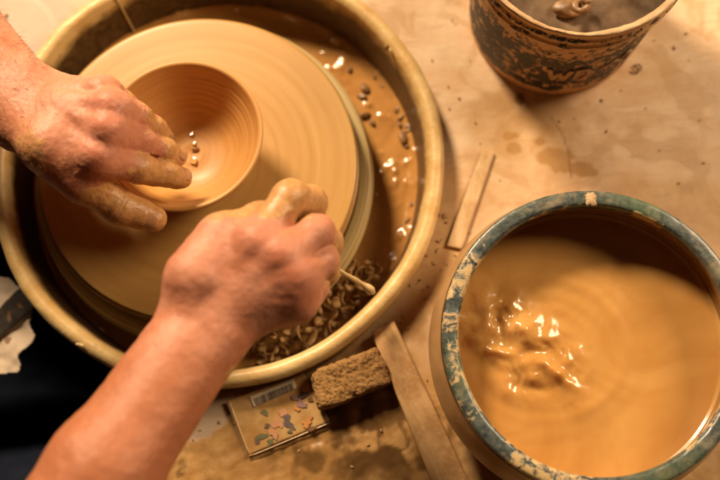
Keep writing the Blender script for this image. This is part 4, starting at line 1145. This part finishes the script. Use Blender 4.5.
# spotted rag by the potter's lap
gu, gv = np.meshgrid(np.linspace(-90, 40, 130), np.linspace(262, 392, 130), indexing='ij')
pz = -.040
q = P(0, 0, pz)
d = np.stack([(gu - 360) / FPX, -(gv - 240) / FPX, -np.ones_like(gu)], -1) @ MC.T
k = (pz - CAM_H) / d[..., 2]; x = d[..., 0] * k; y = d[..., 1] * k
nn = fbm2(gu * .06, gv * .06, 3, 4)
bound = 34 + 4 * np.sin(gv * .19) + 7 * (nn - .5) - .020 * np.maximum(0, gv - 325) ** 1.75 - 1.9 * np.maximum(0, 292 - gv) - 22 * np.exp(-((gv - 303) / 11) ** 2) * 0.0
keep = (gu < bound) & (gv > 277 + .03 * gu) & (gv < 374 - .02 * gu ** 1 )
band = sstep(17, 14, np.abs((gv - 316) + .80 * (gu - 8)) + (nn - .5) * 5)
z = pz + .012 * (fbm2(gu * .035, gv * .035, 3, 6) - .5) + .004 * band
na, nb = gu.shape; I = np.arange(na * nb).reshape(na, nb)
Fq = np.stack([I[:-1, :-1], I[:-1, 1:], I[1:, 1:], I[1:, :-1]], -1)
kq = keep[:-1, :-1] & keep[1:, :-1] & keep[1:, 1:] & keep[:-1, 1:]
Fq = Fq[kq].reshape(-1, 4); used = np.unique(Fq); mp = np.full(na * nb, -1); mp[used] = np.arange(len(used))
o = mesh_np('rag', np.stack([x, y, z], -1).reshape(-1, 3)[used], mp[Fq], M['rag'], attrs={'dark': band.reshape(-1)[used]})
mo = o.modifiers.new('s', 'SOLIDIFY'); mo.thickness = .002
tag(o, 'clay-spotted pale rag with a dark stripe hanging beside the lower left of the splash pan', 'rag')

# crumbs of dried clay on the table
spots = []
fixed = [(602, 100, .7), (607, 131, .6), (560, 121, .5), (475, 122, .5), (459, 98, .6), (448, 86, .5), (575, 118, .4), (646, 108, .4), (395, 325, .8), (402, 322, .7), (386, 324, .7), (408, 328, .6), (444, 214, .5), (447, 222, .6),
         (437, 251, .6), (435, 264, .6), (441, 240, .5), (455, 255, .6), (470, 232, .4), (6, 15, 1.0), (622, 90, .4), (500, 180, .4), (449, 108, .5), (470, 60, .4), (432, 60, .5), (420, 395, .6), (407, 372, .6), (427, 380, .5), (200, 430, .4), (176, 452, .5), (452, 20, .5), (660, 150, .4), (700, 120, .4), (690, 60, .4), (655, 40, .4)]
for uu, vv, s in fixed: spots.append((P(uu, vv, .0018), (random.uniform(-.4, .4), random.uniform(-.4, .4), random.uniform(0, 6.28)), s * .38))
rc = random.Random(3)
for _ in range(60):
    uu, vv = (rc.uniform(440, 720), rc.uniform(0, 185)) if rc.random() < .12 else (rc.uniform(395, 455), rc.uniform(190, 345)) if rc.random() < .6 else (rc.uniform(170, 440), rc.uniform(400, 480))
    spots.append((P(uu, vv, .0014), (0, 0, rc.uniform(0, 6.28)), rc.uniform(.12, .34)))
repeat('clay_crumb', [lump_mesh(20 + s) for s in range(6)], spots, M['crumb'], 'small dried clay crumb lying loose on the stained worktable', 'clay crumb', 'dried clay crumbs scattered on the worktable')
pts = [P(637 + 4.5 * math.cos(a), 68 + 3.6 * math.sin(a), .0035) for a in np.linspace(-2.4, 2.9, 16)]
v_, f_ = tube(pts, [.0009] * 16, 8)
tag(mesh_np('clay_curl', v_, f_, M['lump']), 'tiny dark curl of clay on the bare table right of the printed bucket', 'clay curl')

# ------------------------------------------------------------------ light
def area(name, loc, target, size, power, color):
    l = bpy.data.lights.new(name, 'AREA'); l.shape = 'DISK'; l.size = size; l.energy = power; l.color = color
    o = bpy.data.objects.new(name, l); COL.objects.link(o); o.location = loc
    o.rotation_euler = (Vector(target) - Vector(loc)).to_track_quat('-Z', 'Y').to_euler()
    return o
area('studio_lamp', (-0.80, 1.95, 1.56), (-0.10, 0.26, 0), 0.50, 84, (1.0, 0.765, 0.50))
area('studio_lamp', (1.28, 0.80, 1.05), (0.20, 0.24, 0), 0.70, 21, (1.0, 0.75, 0.48))
w = bpy.data.worlds.new('World'); sc.world = w; w.use_nodes = True
w.node_tree.nodes['Background'].inputs['Color'].default_value = (1.0, 0.72, 0.45, 1)
w.node_tree.nodes['Background'].inputs['Strength'].default_value = 0.008
sc.view_settings.view_transform = 'Standard'
sc.view_settings.look = 'None'
sc.view_settings.exposure = 0.28
sc.view_settings.gamma = 1.0
sc.cycles.max_bounces = 8
sc.cycles.use_denoising = True
